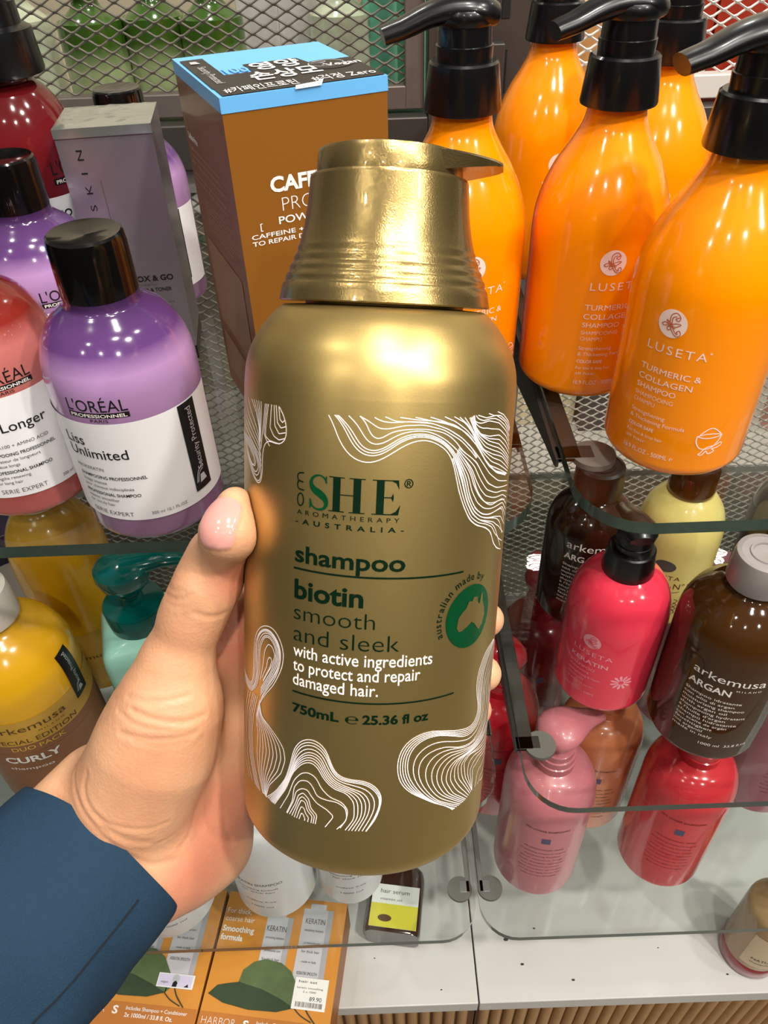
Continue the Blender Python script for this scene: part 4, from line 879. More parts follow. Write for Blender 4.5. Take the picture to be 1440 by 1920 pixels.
# ------------------------------------------------------------------ the gold bottle held in the hand
GB = Matrix(((0.996648, 0.009065, 0.081309, -0.012063), (-0.044740, 0.892455, 0.448913, 0.142883), (-0.068495, -0.451046, 0.889869, 1.081146), (0, 0, 0, 1)))
pbr('gold_paint', 'c4a96a', 0.38, 0.92, bump=0.025, bscale=1800); pbr('gold_gloss', 'a08a58', 0.26, 0.90, coat=0.4, bump=0.10, bscale=2200)
pbr('green_foil', '0c5a31', 0.25, 0.55, var=0.35, vscale=60); pbr('dark_green_foil', '0b2a19', 0.3, 0.5, var=0.25, vscale=70); pbr('white_line', 'f2ecec', 0.5)
gold = bpy.data.objects.new('gold_pump_bottle', None); COL.objects.link(gold); gold.matrix_world = GB
tag(gold, 'large gold shampoo bottle with green lettering, held in the hand', 'shampoo bottle')
R = 0.0430
prof = [(0.0, 0.0015), (0.030, 0.0012)]+arc_corner(0.0085, R, n=10)+[(R, 0.03), (R, 0.08), (R, 0.13)]+smooth_profile([(R, 0.153), (R*0.985, 0.160), (R*0.935, 0.1665), (R*0.845, 0.1725), (R*0.765, 0.1762), (R*0.72, 0.1776)], 7)+[(0.0245, 0.1780), (0.0245, 0.1795), (0, 0.1795)]
Rf = rad_fn([p for p in prof if p[0] > 0.028 and p[1] > 0.0085], R)
b = MB().lathe(prof, 'gold_paint', 160)
mm = 0.001
CURVES = [([[(-14.23,149.29),(-12.3,146.4),(-10.98,142.67),(-8.47,139.01),(-5.66,136.89),(-2.35,136.32),(1.23,137.58),(5.69,140.7),(9.09,142.69),(12.64,143.4),(16.03,142.47),(19.22,140.63),(21.49,137.97),(23.06,133.47),(24.77,128.05),(27.05,123.28),(29.7,119.17),(33.02,116.97),(37.39,115.79),(41.08,113.53),(43.23,109.7),(46.66,107.06),(51.86,105.46)],[(-12.6,149.35),(-10.33,147.32),(-8.24,143.65),(-6.57,140.7),(-3.79,138.56),(-1.09,138.21),(1.91,139.43),(6.35,142.84),(10.19,144.16),(13.42,144.05),(17.29,142.84),(20.6,140.38),(23.27,136.67),(25.73,131.65),(27.27,126.58),(30.02,121.66),(33.47,118.62),(37.96,117.21),(42.6,115.65),(46.29,111.25),(50.53,106.52)],[(-11.59,149.31),(-8.75,147.06),(-6.3,143.79),(-4.25,140.47),(-1.15,139.56),(1.85,140.78),(6.29,143.99),(10.14,145.01),(13.78,144.82),(17.68,143.41),(21.01,140.96),(24.22,137.02),(27.33,131.51),(28.95,126.4),(31.76,122.28),(35.34,120.04),(39.25,119.37),(43.83,119.83),(48.87,119.7),(52.55,114.33)],[(-8.63,149.34),(-6.04,147.24),(-4.0,143.94),(-2.39,141.93),(-0.08,141.39),(2.52,142.73),(5.48,144.73),(10.09,145.77),(14.15,145.51),(18.55,143.59),(22.45,140.7),(25.68,137.73),(29.4,132.96),(31.76,127.74),(35.53,123.86),(39.68,121.9),(44.28,122.83),(51.62,121.83)],[(-5.55,149.36),(-3.39,147.78),(-2.51,144.79),(-0.53,142.79),(1.34,143.64),(3.54,145.36),(8.5,146.13),(13.28,146.17),(18.43,145.23),(22.26,142.88),(24.98,139.77),(28.34,137.74),(30.8,136.11),(33.73,132.51),(36.98,129.17),(42.4,127.08),(53.1,126.04)]],[0,1,0,0]),([[(21.49,137.97),(23.06,133.47),(24.77,128.05),(27.05,123.28),(29.7,119.17),(33.02,116.97),(37.39,115.79),(41.08,113.53),(43.23,109.7),(46.66,107.06),(51.86,105.46)],[(22.58,139.11),(24.26,136.61),(27.33,131.51),(28.95,126.4),(31.76,122.28),(35.34,120.04),(39.25,119.37),(43.83,119.83),(48.73,120.18),(54.38,115.74)],[(23.62,141.04),(24.98,139.77),(28.34,137.74),(30.8,136.11),(33.73,132.51),(36.98,129.17),(42.4,127.08),(53.1,126.04)]],[3,4]),([[(-1.56,149.2),(0.38,147.97),(3.8,147.73),(8.38,148.23),(13.99,147.97),(19.23,146.3),(24.12,143.79),(28.03,140.78),(31.88,137.24),(37.31,132.08),(42.99,129.14),(52.44,127.52)],[(5.25,149.29),(10.72,148.64),(16.9,148.26),(21.9,147.2),(25.52,144.91),(28.97,142.33),(33.05,137.95),(36.19,134.73),(41.54,131.72),(49.71,129.78)],[(18.1,149.6),(21.82,148.18),(25.96,145.68),(28.89,143.13),(32.27,139.25),(35.35,135.65),(40.49,132.51),(50.46,130.1)]],[0,2]),([[(-5.35,149.26),(-2.64,147.82),(0.09,146.06),(2.37,145.97),(6.9,147.06),(12.4,147.32),(18.38,145.93),(24.21,142.79),(28.75,139.12),(30.69,137.14)],[(1.45,149.34),(4.54,148.13),(9.96,148.06),(14.83,147.7),(19.7,146.09),(24.65,143.37),(28.65,140.14),(30.97,137.32)]],[0]),([[(21.24,149.55),(25.26,147.67),(28.17,144.77),(30.17,141.84),(33.05,137.95),(36.93,134.64),(43.33,132.53),(51.46,129.92)],[(26.65,149.19),(28.59,145.94),(30.67,142.61),(33.5,139.54),(37.98,137.86),(44.69,136.2),(52.74,131.92)],[(27.95,149.53),(29.44,145.89),(31.73,143.75),(35.92,141.78),(41.8,140.36),(46.73,137.64),(52.2,134.66)],[(28.47,149.7),(29.39,146.29),(31.68,144.15),(35.71,143.23),(41.29,143.13),(46.59,140.65),(51.48,137.4)],[(28.2,149.72),(28.94,147.91),(31.33,147.18),(35.09,147.75),(40.64,146.71),(46.46,143.63),(50.45,140.16)],[(29.88,149.64),(33.64,148.64),(38.56,149.12),(44.53,146.77),(49.37,143.3)],[(39.21,150.09),(43.01,148.98),(47.67,146.47),(49.93,144.09)]],[2,2,1,1,1,1]),([[(-30.69,149.63),(-28.54,146.97),(-27.48,143.89),(-27.61,140.66),(-29.22,138.96),(-32.3,138.67),(-34.73,139.21),(-36.83,138.44),(-38.22,135.78),(-38.45,130.81),(-38.53,127.68),(-39.94,125.21),(-42.74,125.9),(-45.66,128.17),(-48.76,131.41),(-52.26,135.91),(-60.06,139.21),(-59.97,144.76),(-59.95,150.24)]],[]),([[(-36.98,149.64),(-37.76,144.63),(-38.69,139.97),(-39.25,136.22)],[(-35.39,149.68),(-36.62,143.29),(-36.85,140.25),(-34.73,139.21),(-30.07,138.84)],[(-33.9,149.7),(-34.53,142.98),(-32.8,140.83),(-30.52,139.97),(-28.02,140.75)],[(-32.71,149.69),(-32.38,143.86),(-30.55,141.74),(-27.85,142.39)],[(-31.8,149.71),(-31.27,144.88),(-29.72,143.47),(-27.68,144.16)],[(-30.69,149.54),(-30.19,145.9),(-29.12,145.09),(-28.24,145.84)]],[1,0,0,0,0]),([[(-60.0,149.92),(-60.06,144.76),(-51.48,140.51),(-44.86,137.15),(-40.37,134.18),(-38.94,130.72)],[(-53.25,150.04),(-50.1,146.05),(-44.91,142.42),(-41.1,139.0),(-39.43,135.58)],[(-45.85,149.96),(-42.59,146.71),(-40.61,142.73),(-39.9,137.96)],[(-42.26,150.07),(-40.65,146.36),(-40.14,142.19),(-39.77,137.98)],[(-39.3,149.97),(-39.13,145.95),(-39.45,141.99),(-39.65,138.0)]],[2,1,1,1]),([[(-60.06,139.21),(-47.7,137.94),(-42.47,135.06),(-39.7,131.51),(-38.91,128.55),(-40.28,126.08),(-42.37,126.29),(-46.13,129.36),(-50.01,133.42)],[(-57.41,138.31),(-47.69,136.68),(-42.45,133.51),(-40.66,130.4),(-42.03,128.57),(-43.94,128.83),(-47.65,132.25),(-51.45,136.05)],[(-54.22,136.87),(-47.68,135.42),(-43.98,132.92),(-43.56,130.8),(-45.23,130.17),(-47.65,131.93)]],[1,1]),([[(-55.68,59.45),(-48.42,57.73),(-44.78,58.38),(-43.6,63.33),(-43.38,70.9),(-42.06,76.73),(-38.87,80.34),(-35.45,82.05),(-31.86,82.15),(-29.13,79.7),(-27.29,75.6),(-27.94,70.27),(-31.56,63.37),(-36.45,57.71),(-40.93,51.06),(-40.86,44.24)],[(-54.05,57.61),(-47.08,56.23),(-42.79,58.66),(-41.07,64.44),(-41.57,71.64),(-40.38,76.97),(-37.42,79.86),(-34.8,80.78),(-31.83,80.01),(-29.61,77.6),(-28.77,73.95),(-30.0,69.17),(-33.93,63.27),(-38.97,56.61)],[(-52.78,55.62),(-45.86,55.1),(-41.01,59.05),(-39.07,65.69),(-39.15,72.59),(-37.04,77.21),(-34.77,78.62),(-32.36,77.87),(-30.64,75.29),(-30.86,71.66),(-33.37,66.74),(-38.62,59.27)],[(-39.03,61.99),(-37.27,67.65),(-36.31,73.28),(-34.42,76.17),(-32.33,75.91),(-31.16,73.54),(-32.24,69.97),(-37.2,62.35)],[(-37.93,63.29),(-35.26,68.04),(-34.66,70.88),(-33.63,72.19),(-32.43,71.3),(-33.69,68.23),(-37.21,62.76)]],[2,2,0,0]),([[(-38.95,55.36),(-41.33,48.73),(-40.01,42.94),(-40.77,36.02),(-39.44,28.8),(-36.71,22.31)],[(-38.94,54.52),(-40.07,49.34),(-36.28,44.75),(-34.86,39.01),(-36.8,30.22),(-35.65,22.44)],[(-38.93,53.69),(-37.77,50.0),(-33.72,48.46),(-29.62,46.03),(-26.95,43.34),(-26.13,39.47),(-27.82,34.1),(-30.49,30.75),(-33.42,27.14),(-34.97,21.92)]],[2,4]),([[(-48.4,54.3),(-52.72,45.07),(-53.39,35.7),(-51.95,27.4),(-46.82,22.73)],[(-43.73,55.69),(-47.65,46.85),(-48.28,38.57),(-46.26,30.77),(-41.52,22.71)],[(-40.56,55.89),(-43.65,47.16),(-44.63,40.55),(-43.52,32.32),(-38.58,22.16)]],[1,2]),([[(-34.97,21.92),(-30.14,26.57),(-25.77,33.26),(-23.95,39.48),(-22.67,44.95),(-20.09,48.68),(-16.77,50.05),(-13.56,49.44),(-11.37,46.88),(-9.91,42.68),(-7.94,39.54),(-4.58,38.57),(0.16,38.54),(3.5,36.94),(5.85,33.55),(5.82,30.2),(4.38,25.19),(1.25,20.29)],[(-33.34,21.89),(-28.77,27.22),(-24.8,34.08),(-23.02,39.82),(-21.74,44.02),(-19.62,46.98),(-16.72,48.15),(-13.9,47.53),(-11.7,45.18),(-10.27,41.79),(-8.28,38.66),(-4.91,37.71),(-0.16,37.49),(2.81,36.12),(5.33,32.74),(5.3,29.38),(3.65,24.78),(1.24,20.42)],[(-32.41,21.58),(-27.71,27.7),(-23.87,35.3),(-21.69,41.55),(-18.72,44.79),(-16.46,45.77),(-13.44,44.79),(-11.38,40.74),(-9.0,37.49),(-4.11,35.73),(0.33,34.4),(2.47,31.11),(2.09,26.9),(-0.97,20.41)],[(-30.63,21.51),(-25.69,29.44),(-22.95,36.49),(-19.9,40.49),(-16.98,42.21),(-14.53,41.23),(-12.06,37.28),(-8.91,34.6),(-5.15,33.94),(-2.47,30.89),(-2.25,25.0),(-5.07,20.43)],[(-28.13,21.18),(-24.68,27.71),(-22.44,34.14),(-19.83,37.38),(-17.3,38.39),(-14.83,37.42),(-12.74,33.78),(-9.96,31.47),(-6.15,30.46),(-4.2,27.77),(-4.81,23.88),(-7.72,20.45)]],[1,1,3,0]),([[(-25.29,20.95),(-22.98,26.25),(-22.39,31.62),(-20.21,34.73),(-17.44,35.42),(-15.75,33.82),(-14.25,30.87),(-11.47,30.3),(-7.64,30.23),(-4.97,28.52),(-4.47,24.78),(-6.6,21.07)]],[]),([[(-25.04,20.84),(-22.52,26.43),(-21.68,30.18),(-19.71,32.07),(-17.58,32.22),(-15.86,30.0),(-14.19,28.35),(-10.99,27.03),(-8.62,24.98),(-11.39,20.53)]],[]),([[(-24.06,21.04),(-21.81,25.85),(-20.76,29.24),(-19.03,30.69),(-17.08,29.2),(-16.17,26.08),(-14.08,24.13),(-14.6,20.76)],[(-22.17,20.73),(-20.89,24.9),(-19.62,27.94),(-18.31,27.53),(-17.4,24.84),(-15.69,23.23),(-16.04,20.75)],[(-20.35,20.78),(-19.52,23.25),(-18.86,23.05),(-18.17,21.56),(-18.37,20.85)]],[1,1]),([[(53.83,74.23),(45.04,73.37),(41.34,68.82),(40.0,64.66),(40.84,59.19),(42.98,53.94),(41.89,50.03),(38.14,49.02),(32.85,50.04),(26.26,52.04),(20.63,53.53),(15.66,52.86),(11.88,50.1),(10.36,46.12),(10.21,41.52),(11.41,37.14),(14.38,33.67),(19.17,30.45),(24.94,26.49),(28.64,24.65),(32.63,21.12)],[(55.38,73.59),(48.0,70.08),(44.45,66.34),(44.3,62.09),(44.59,55.43),(45.65,50.08),(41.59,46.63),(35.73,46.53),(29.57,49.28),(23.0,51.48),(18.23,51.13),(14.7,48.87),(13.34,44.9),(13.61,40.21),(15.9,35.53),(19.56,31.22),(24.41,27.12),(33.84,21.24)],[(58.71,71.76),(51.53,67.76),(48.3,63.89),(46.78,60.17),(48.19,51.56),(46.59,45.6),(40.56,42.66),(33.54,43.7),(26.74,46.37),(22.02,46.46),(18.23,44.84),(16.99,41.29),(17.9,36.82),(20.81,32.19),(24.83,27.86),(35.74,21.46)],[(60.03,70.78),(55.48,63.37),(50.26,61.72),(52.6,49.41),(48.28,43.4),(40.78,41.22),(33.66,42.56),(27.98,43.81),(24.16,42.45),(21.84,39.69),(22.43,34.77),(25.65,29.78),(37.45,21.52)],[(53.18,58.16),(57.7,44.46),(48.79,41.32),(40.13,40.18),(31.59,39.88),(28.5,37.99),(27.83,33.85),(31.65,27.89),(39.64,21.77)],[(60.07,50.21),(56.95,40.19),(44.67,39.32),(35.93,39.41),(33.05,37.09),(33.87,32.3),(41.97,22.6)],[(60.0,47.97),(59.98,36.2),(48.59,36.83),(39.58,38.65),(36.21,37.06),(37.66,31.01),(43.24,23.07)],[(59.97,43.32),(60.03,31.34),(48.14,33.38),(42.23,31.91),(43.24,23.07)],[(59.98,36.2),(60.0,26.54),(60.06,20.09),(50.11,22.87)]],[3,1,1,2,2,1,2,2])]
def resample(p, n=48):
    p = np.array(p, float); d = np.r_[0, np.cumsum(np.linalg.norm(np.diff(p, axis=0), axis=1))]; t = np.linspace(0, d[-1], n)
    return np.stack([np.interp(t, d, p[:, 0]), np.interp(t, d, p[:, 1])], 1)
def clean(p):
    q = []
    for a in p:
        if not q or (abs(a[0]-q[-1][0])+abs(a[1]-q[-1][1])) > 0.25: q.append(a)
    return q
lines = MB()
for curves, inter in CURVES:
    cs = [resample(clean(c), 40) for c in curves]
    fam = [cs[0]]
    for i in range(len(cs)-1):
        n = inter[i] if i < len(inter) else 0
        for k_ in range(1, n+1): fam.append(cs[i]+(cs[i+1]-cs[i])*k_/(n+1))
        fam.append(cs[i+1])
    for q in fam:
        q = np.stack([np.convolve(np.r_[q[0, j], q[:, j], q[-1, j]], [0.25, 0.5, 0.25], 'valid') for j in (0, 1)], 1)
        b.wrap(*ribbon2d([(a*mm, z*mm) for a, z in q[::1]], 0.00027, 0.0009), 'white_line', Rf, 0, 0.00016)
# maker's name
DG, GF = 'dark_green_foil', 'green_foil'
z0, z1 = 0.1221, 0.1320; H = z1-z0
def gpoly(pts, m, eps=0.00016): b.wrap(*poly2d(pts), m, Rf, 0, eps)
def rect(x0, x1, y0, y1, m=DG): b.wrap(*rect2d(x0, x1, y0, y1, max(1, int((x1-x0)/0.001))), m, Rf, 0, 0.00016)
hl = 0.00028
for x in (-0.0120, -0.0062):                       # H
    rect(x, x+0.0021, z0, z1); rect(x-0.0012, x+0.0033, z0, z0+hl); rect(x-0.0012, x+0.0033, z1-hl, z1)
rect(-0.0100, -0.0060, z0+H*0.5-hl/2, z0+H*0.5+hl/2)
x = 0.0002                                         # E
rect(x, x+0.0021, z0, z1); rect(x-0.0012, x+0.0062, z0, z0+hl); rect(x-0.0012, x+0.0060, z1-hl, z1); rect(x+0.002, x+0.0046, z0+H*0.5-hl/2, z0+H*0.5+hl/2)
gpoly([(x+0.0067, z0+0.0030), (x+0.0062, z0), (x+0.0035, z0), (x+0.0055, z0+0.0010)], DG); gpoly([(x+0.0036, z1), (x+0.0060, z1), (x+0.0062, z1-0.0026), (x+0.0054, z1-0.0009)], DG); gpoly([(x+0.0046, z0+H*0.5-0.0012), (x+0.0048, z0+H*0.5), (x+0.0046, z0+H*0.5+0.0012), (x+0.0040, z0+H*0.5)], DG)
sw = lambda t: 0.0004+0.0017*math.exp(-((t-0.5)/0.20)**2)    # S: thick in the middle of the stroke
b.wrap(*ribbon2d([(-0.0140, z1-0.0022), (-0.0146, z1-0.0008), (-0.0162, z1-0.0001), (-0.0180, z1-0.0008), (-0.0187, z1-0.0024), (-0.0178, z1-0.0042), (-0.0158, z1-0.0054), (-0.0143, z1-0.0068), (-0.0140, z1-0.0084), (-0.0150, z0+0.0003), (-0.0168, z0+0.0001), (-0.0183, z0+0.0010), (-0.0189, z0+0.0028)], sw, 0.0004), GF, Rf, 0, 0.00016)
gpoly([(-0.0144, z1-0.0008), (-0.0139, z1), (-0.0138, z1-0.0028)], GF); gpoly([(-0.0191, z0+0.0032), (-0.0191, z0), (-0.0184, z0+0.0008)], GF)
xe = -0.0232                                       # small rounded E over O
for q in ([(xe+0.0022, z1), (xe+0.0005, z1-0.0003), (xe, z1-0.0012), (xe+0.0004, z1-0.0023), (xe+0.0020, z1-0.0027)], [(xe+0.0004, z1-0.0023), (xe, z1-0.0036), (xe+0.0005, z1-0.0047), (xe+0.0022, z1-0.0050)]): b.wrap(*ribbon2d(q, 0.00036, 0.0004), DG, Rf, 0, 0.00016)
b.wrap(*ribbon2d([(xe+0.0011+0.0010*math.cos(a*PI/8), z0+0.0021+0.0018*math.sin(a*PI/8)) for a in range(17)], 0.00036, 0.0003), DG, Rf, 0, 0.00016)
g = lambda **d: dict(ink=DG, **d)
L0 = -0.0236
print_lines(b, [('\u00ae', 0.0077, 0.1298, 0.0026, g(width=0.0026, weight=0.01)), ('AROMATHERAPY', -0.0232, 0.1199, 0.0014, g(width=0.0301, sp=1.75)), ('-AUSTRALIA-', L0, 0.1171, 0.0015, g(width=0.0319, weight=0.02, sp=1.9)),
                ('shampoo', L0, 0.1057, 0.0052*0.72/0.727, g(width=0.0329, weight=0.020)), ('biotin', L0, 0.0945, 0.0061*0.98, g(width=0.0214, weight=0.026)),
                ('smooth', L0, 0.0878, 0.0052, g(width=0.0250, weight=-0.012)), ('and sleek', L0, 0.0810, 0.0054, g(width=0.0324, weight=-0.012)),
                ('with active ingredients', L0, 0.0761, 0.0040, dict(ink='white_ink', width=0.0431, weight=0.005)), ('to protect and repair', L0, 0.0714, 0.0040, dict(ink='white_ink', width=0.0394, weight=0.005)), ('damaged hair.', L0, 0.0667, 0.0040, dict(ink='white_ink', width=0.0268, weight=0.005)),
                ('750mL', L0, 0.0576, 0.0030, g(width=0.0155, weight=0.03)), ('\u212e', -0.0062, 0.0574, 0.0034, g(width=0.0040)), ('25.36 fl oz', -0.0010, 0.0576, 0.0030, g(width=0.0205, weight=0.03))], Rf)
rect(-0.0240, 0.0288, 0.1033, 0.10385, DG); rect(-0.0237, 0.0286, 0.0641, 0.0646, DG)
bx, bz, br = 0.0335, 0.0884, 0.0101
b.wrap(*disc2d(bx, bz, br, br*1.0, 56), GF, Rf, 0, 0.00016)
aus = [(-0.78, -0.30), (-0.72, 0.02), (-0.55, 0.18), (-0.35, 0.30), (-0.22, 0.52), (-0.02, 0.48), (0.05, 0.62), (0.28, 0.58), (0.30, 0.40), (0.45, 0.30), (0.52, 0.62), (0.60, 0.66), (0.66, 0.34), (0.80, 0.10), (0.86, -0.18), (0.72, -0.48), (0.52, -0.62), (0.36, -0.50), (0.20, -0.34), (0.02, -0.24), (-0.25, -0.36), (-0.50, -0.46), (-0.66, -0.46)]
gpoly([(bx+p[0]*br*0.80+0.0004, bz+p[1]*br*0.92+0.0003) for p in aus], 'gold_paint', 0.00032)
st = 'australian made by'; a0, a1 = math.radians(203), math.radians(62); adv = [text2d(c, 0.006)[2] if c != ' ' else 0.30 for c in st]; tot = sum(adv)+0.16*len(st); acc = 0
for c, w_ in zip(st, adv):
    a = a0+(a1-a0)*(acc+w_/2)/tot
    if c != ' ':
        rr = br+0.0016; v, f = line2d(c, 0, 0, 0.0024, None, 'c', 0.006, rot=a-PI/2); b.wrap([(bx+rr*math.cos(a)+p, bz+rr*math.sin(a)+q) for p, q in v], f, DG, Rf, 0, 0.00016)
    acc += w_+0.16
b.build('body', gold, angle=50)
# dispensing cap: flared skirt, ring, disc head with a beak
cp_ = [(0.0262, 0.1786), (0.0322, 0.1786), (0.0325, 0.1790), (0.0320, 0.1815)]+smooth_profile([(0.0314, 0.1835), (0.0300, 0.1870), (0.0284, 0.1905), (0.0268, 0.1950), (0.0255, 0.2000), (0.0246, 0.2055), (0.0241, 0.2105), (0.0238, 0.2140)], 5)+[(0.0235, 0.2146), (0.0224, 0.2147), (0.0224, 0.2140), (0, 0.2140)]
c2 = []
for r, z in cp_: c2.append((r+(0.00022*math.sin((z-0.1825)/0.0028*2*PI) if 0.1825 < z < 0.1945 and r > 0.0245 else 0), z))
MB().lathe(c2, 'gold_gloss', 128).build('cap_skirt', gold, angle=40)
h = MB().lathe([(0, 0.2138), (0.0217, 0.2138), (0.0219, 0.2150), (0.0218, 0.2205), (0.0213, 0.2217), (0.0200, 0.2221), (0, 0.2216)], 'gold_gloss', 96)
# beak: wide flat spout tapering outwards and down on the right hand side
ang = math.radians(-10); vs = []; fs = []; n = 14
for i in range(n+1):
    u = i/n; x = 0.009+0.0245*u; hw_ = 0.0165*(1-u)**0.75+0.0058*u; zt = 0.2219-0.0026*u*u; zb = 0.2150*(1-u)+0.2182*u
    if i == n: hw_ *= 0.75
    for yy, zz in ((-hw_, zt-0.0007), (-hw_*0.85, zt), (hw_*0.85, zt), (hw_, zt-0.0007), (hw_*0.9, zb), (-hw_*0.9, zb)): vs.append((x*math.cos(ang)-yy*math.sin(ang), x*math.sin(ang)+yy*math.cos(ang), zz))
for i in range(n):
    for k_ in range(6): fs.append((i*6+k_, (i+1)*6+k_, (i+1)*6+(k_+1) % 6, i*6+(k_+1) % 6))
fs += [tuple(range(6)), tuple(n*6+k_ for k_ in range(6))[::-1]]
h.add(vs, fs, 'gold_gloss'); h.build('pump_head', gold, angle=50)

# ------------------------------------------------------------------ the hand and sleeve
def rc_dist(P,a,b,ra,rb):
    ab=b-a; L2=max(float(ab@ab),1e-12)
    t=np.clip(((P-a)@ab)/L2,0,1)
    d=np.linalg.norm(P-(a+t[:,None]*ab),axis=1)
    return d-(ra+(rb-ra)*t)
def smin(a,b,k):
    h=np.clip(.5+.5*(b-a)/k,0,1)
    return b+(a-b)*h-k*h*(1-h)
def hand_sdf(P,prims):
    out=None
    for grp in prims:
        g=None
        for a,b,ra,rb in grp[1]:
            d=rc_dist(P,np.array(a),np.array(b),ra,rb)
            g=d if g is None else smin(g,d,grp[0])
        out=g if out is None else smin(out,g,grp[2])
    return out
def surface_nets(F,org,h):
    S=F<0
    nx,ny,nz=F.shape
    c=np.zeros((nx-1,ny-1,nz-1),int)
    for i in(0,1):
        for j in(0,1):
            for k in(0,1): c+=S[i:nx-1+i,j:ny-1+j,k:nz-1+k]
    act=(c>0)&(c<8)
    idx=-np.ones(act.shape,int); cells=np.argwhere(act); idx[act]=np.arange(len(cells))
    acc=np.zeros((len(cells),3)); cnt=np.zeros(len(cells))
    cor=[(i,j,k) for i in(0,1) for j in(0,1) for k in(0,1)]
    for p in cor:
        for ax in range(3):
            if p[ax]: continue
            q=list(p);q[ax]=1
            fa=F[cells[:,0]+p[0],cells[:,1]+p[1],cells[:,2]+p[2]]
            fb=F[cells[:,0]+q[0],cells[:,1]+q[1],cells[:,2]+q[2]]
            m=(fa<0)!=(fb<0)
            t=np.where(m,fa/np.where(fa==fb,1,fa-fb),0)
            pt=np.tile(np.array(p,float),(len(cells),1)); pt[:,ax]+=t
            acc[m]+=pt[m];cnt[m]+=1
    V=org+h*(cells+acc/cnt[:,None])
    faces=[]
    for ax in range(3):
        u,v=(ax+1)%3,(ax+2)%3
        sl0=[slice(None)]*3;sl1=[slice(None)]*3
        sl0[ax]=slice(0,-1);sl1[ax]=slice(1,None)
        a=S[tuple(sl0)];b=S[tuple(sl1)]
        for flip,m in((False,a&~b),(True,~a&b)):
            e=np.argwhere(m)
            e=e[(e[:,u]>0)&(e[:,v]>0)&(e[:,u]<F.shape[u]-1)&(e[:,v]<F.shape[v]-1)]
            qs=[]
            for du,dv in((0,0),(1,0),(1,1),(0,1)):
                w=e.copy();w[:,u]-=du;w[:,v]-=dv
                qs.append(idx[w[:,0],w[:,1],w[:,2]])
            q=np.stack(qs,1)
            q=q[(q>=0).all(1)]
            faces.append(q[:,::-1] if flip else q)
    return V,np.concatenate(faces)

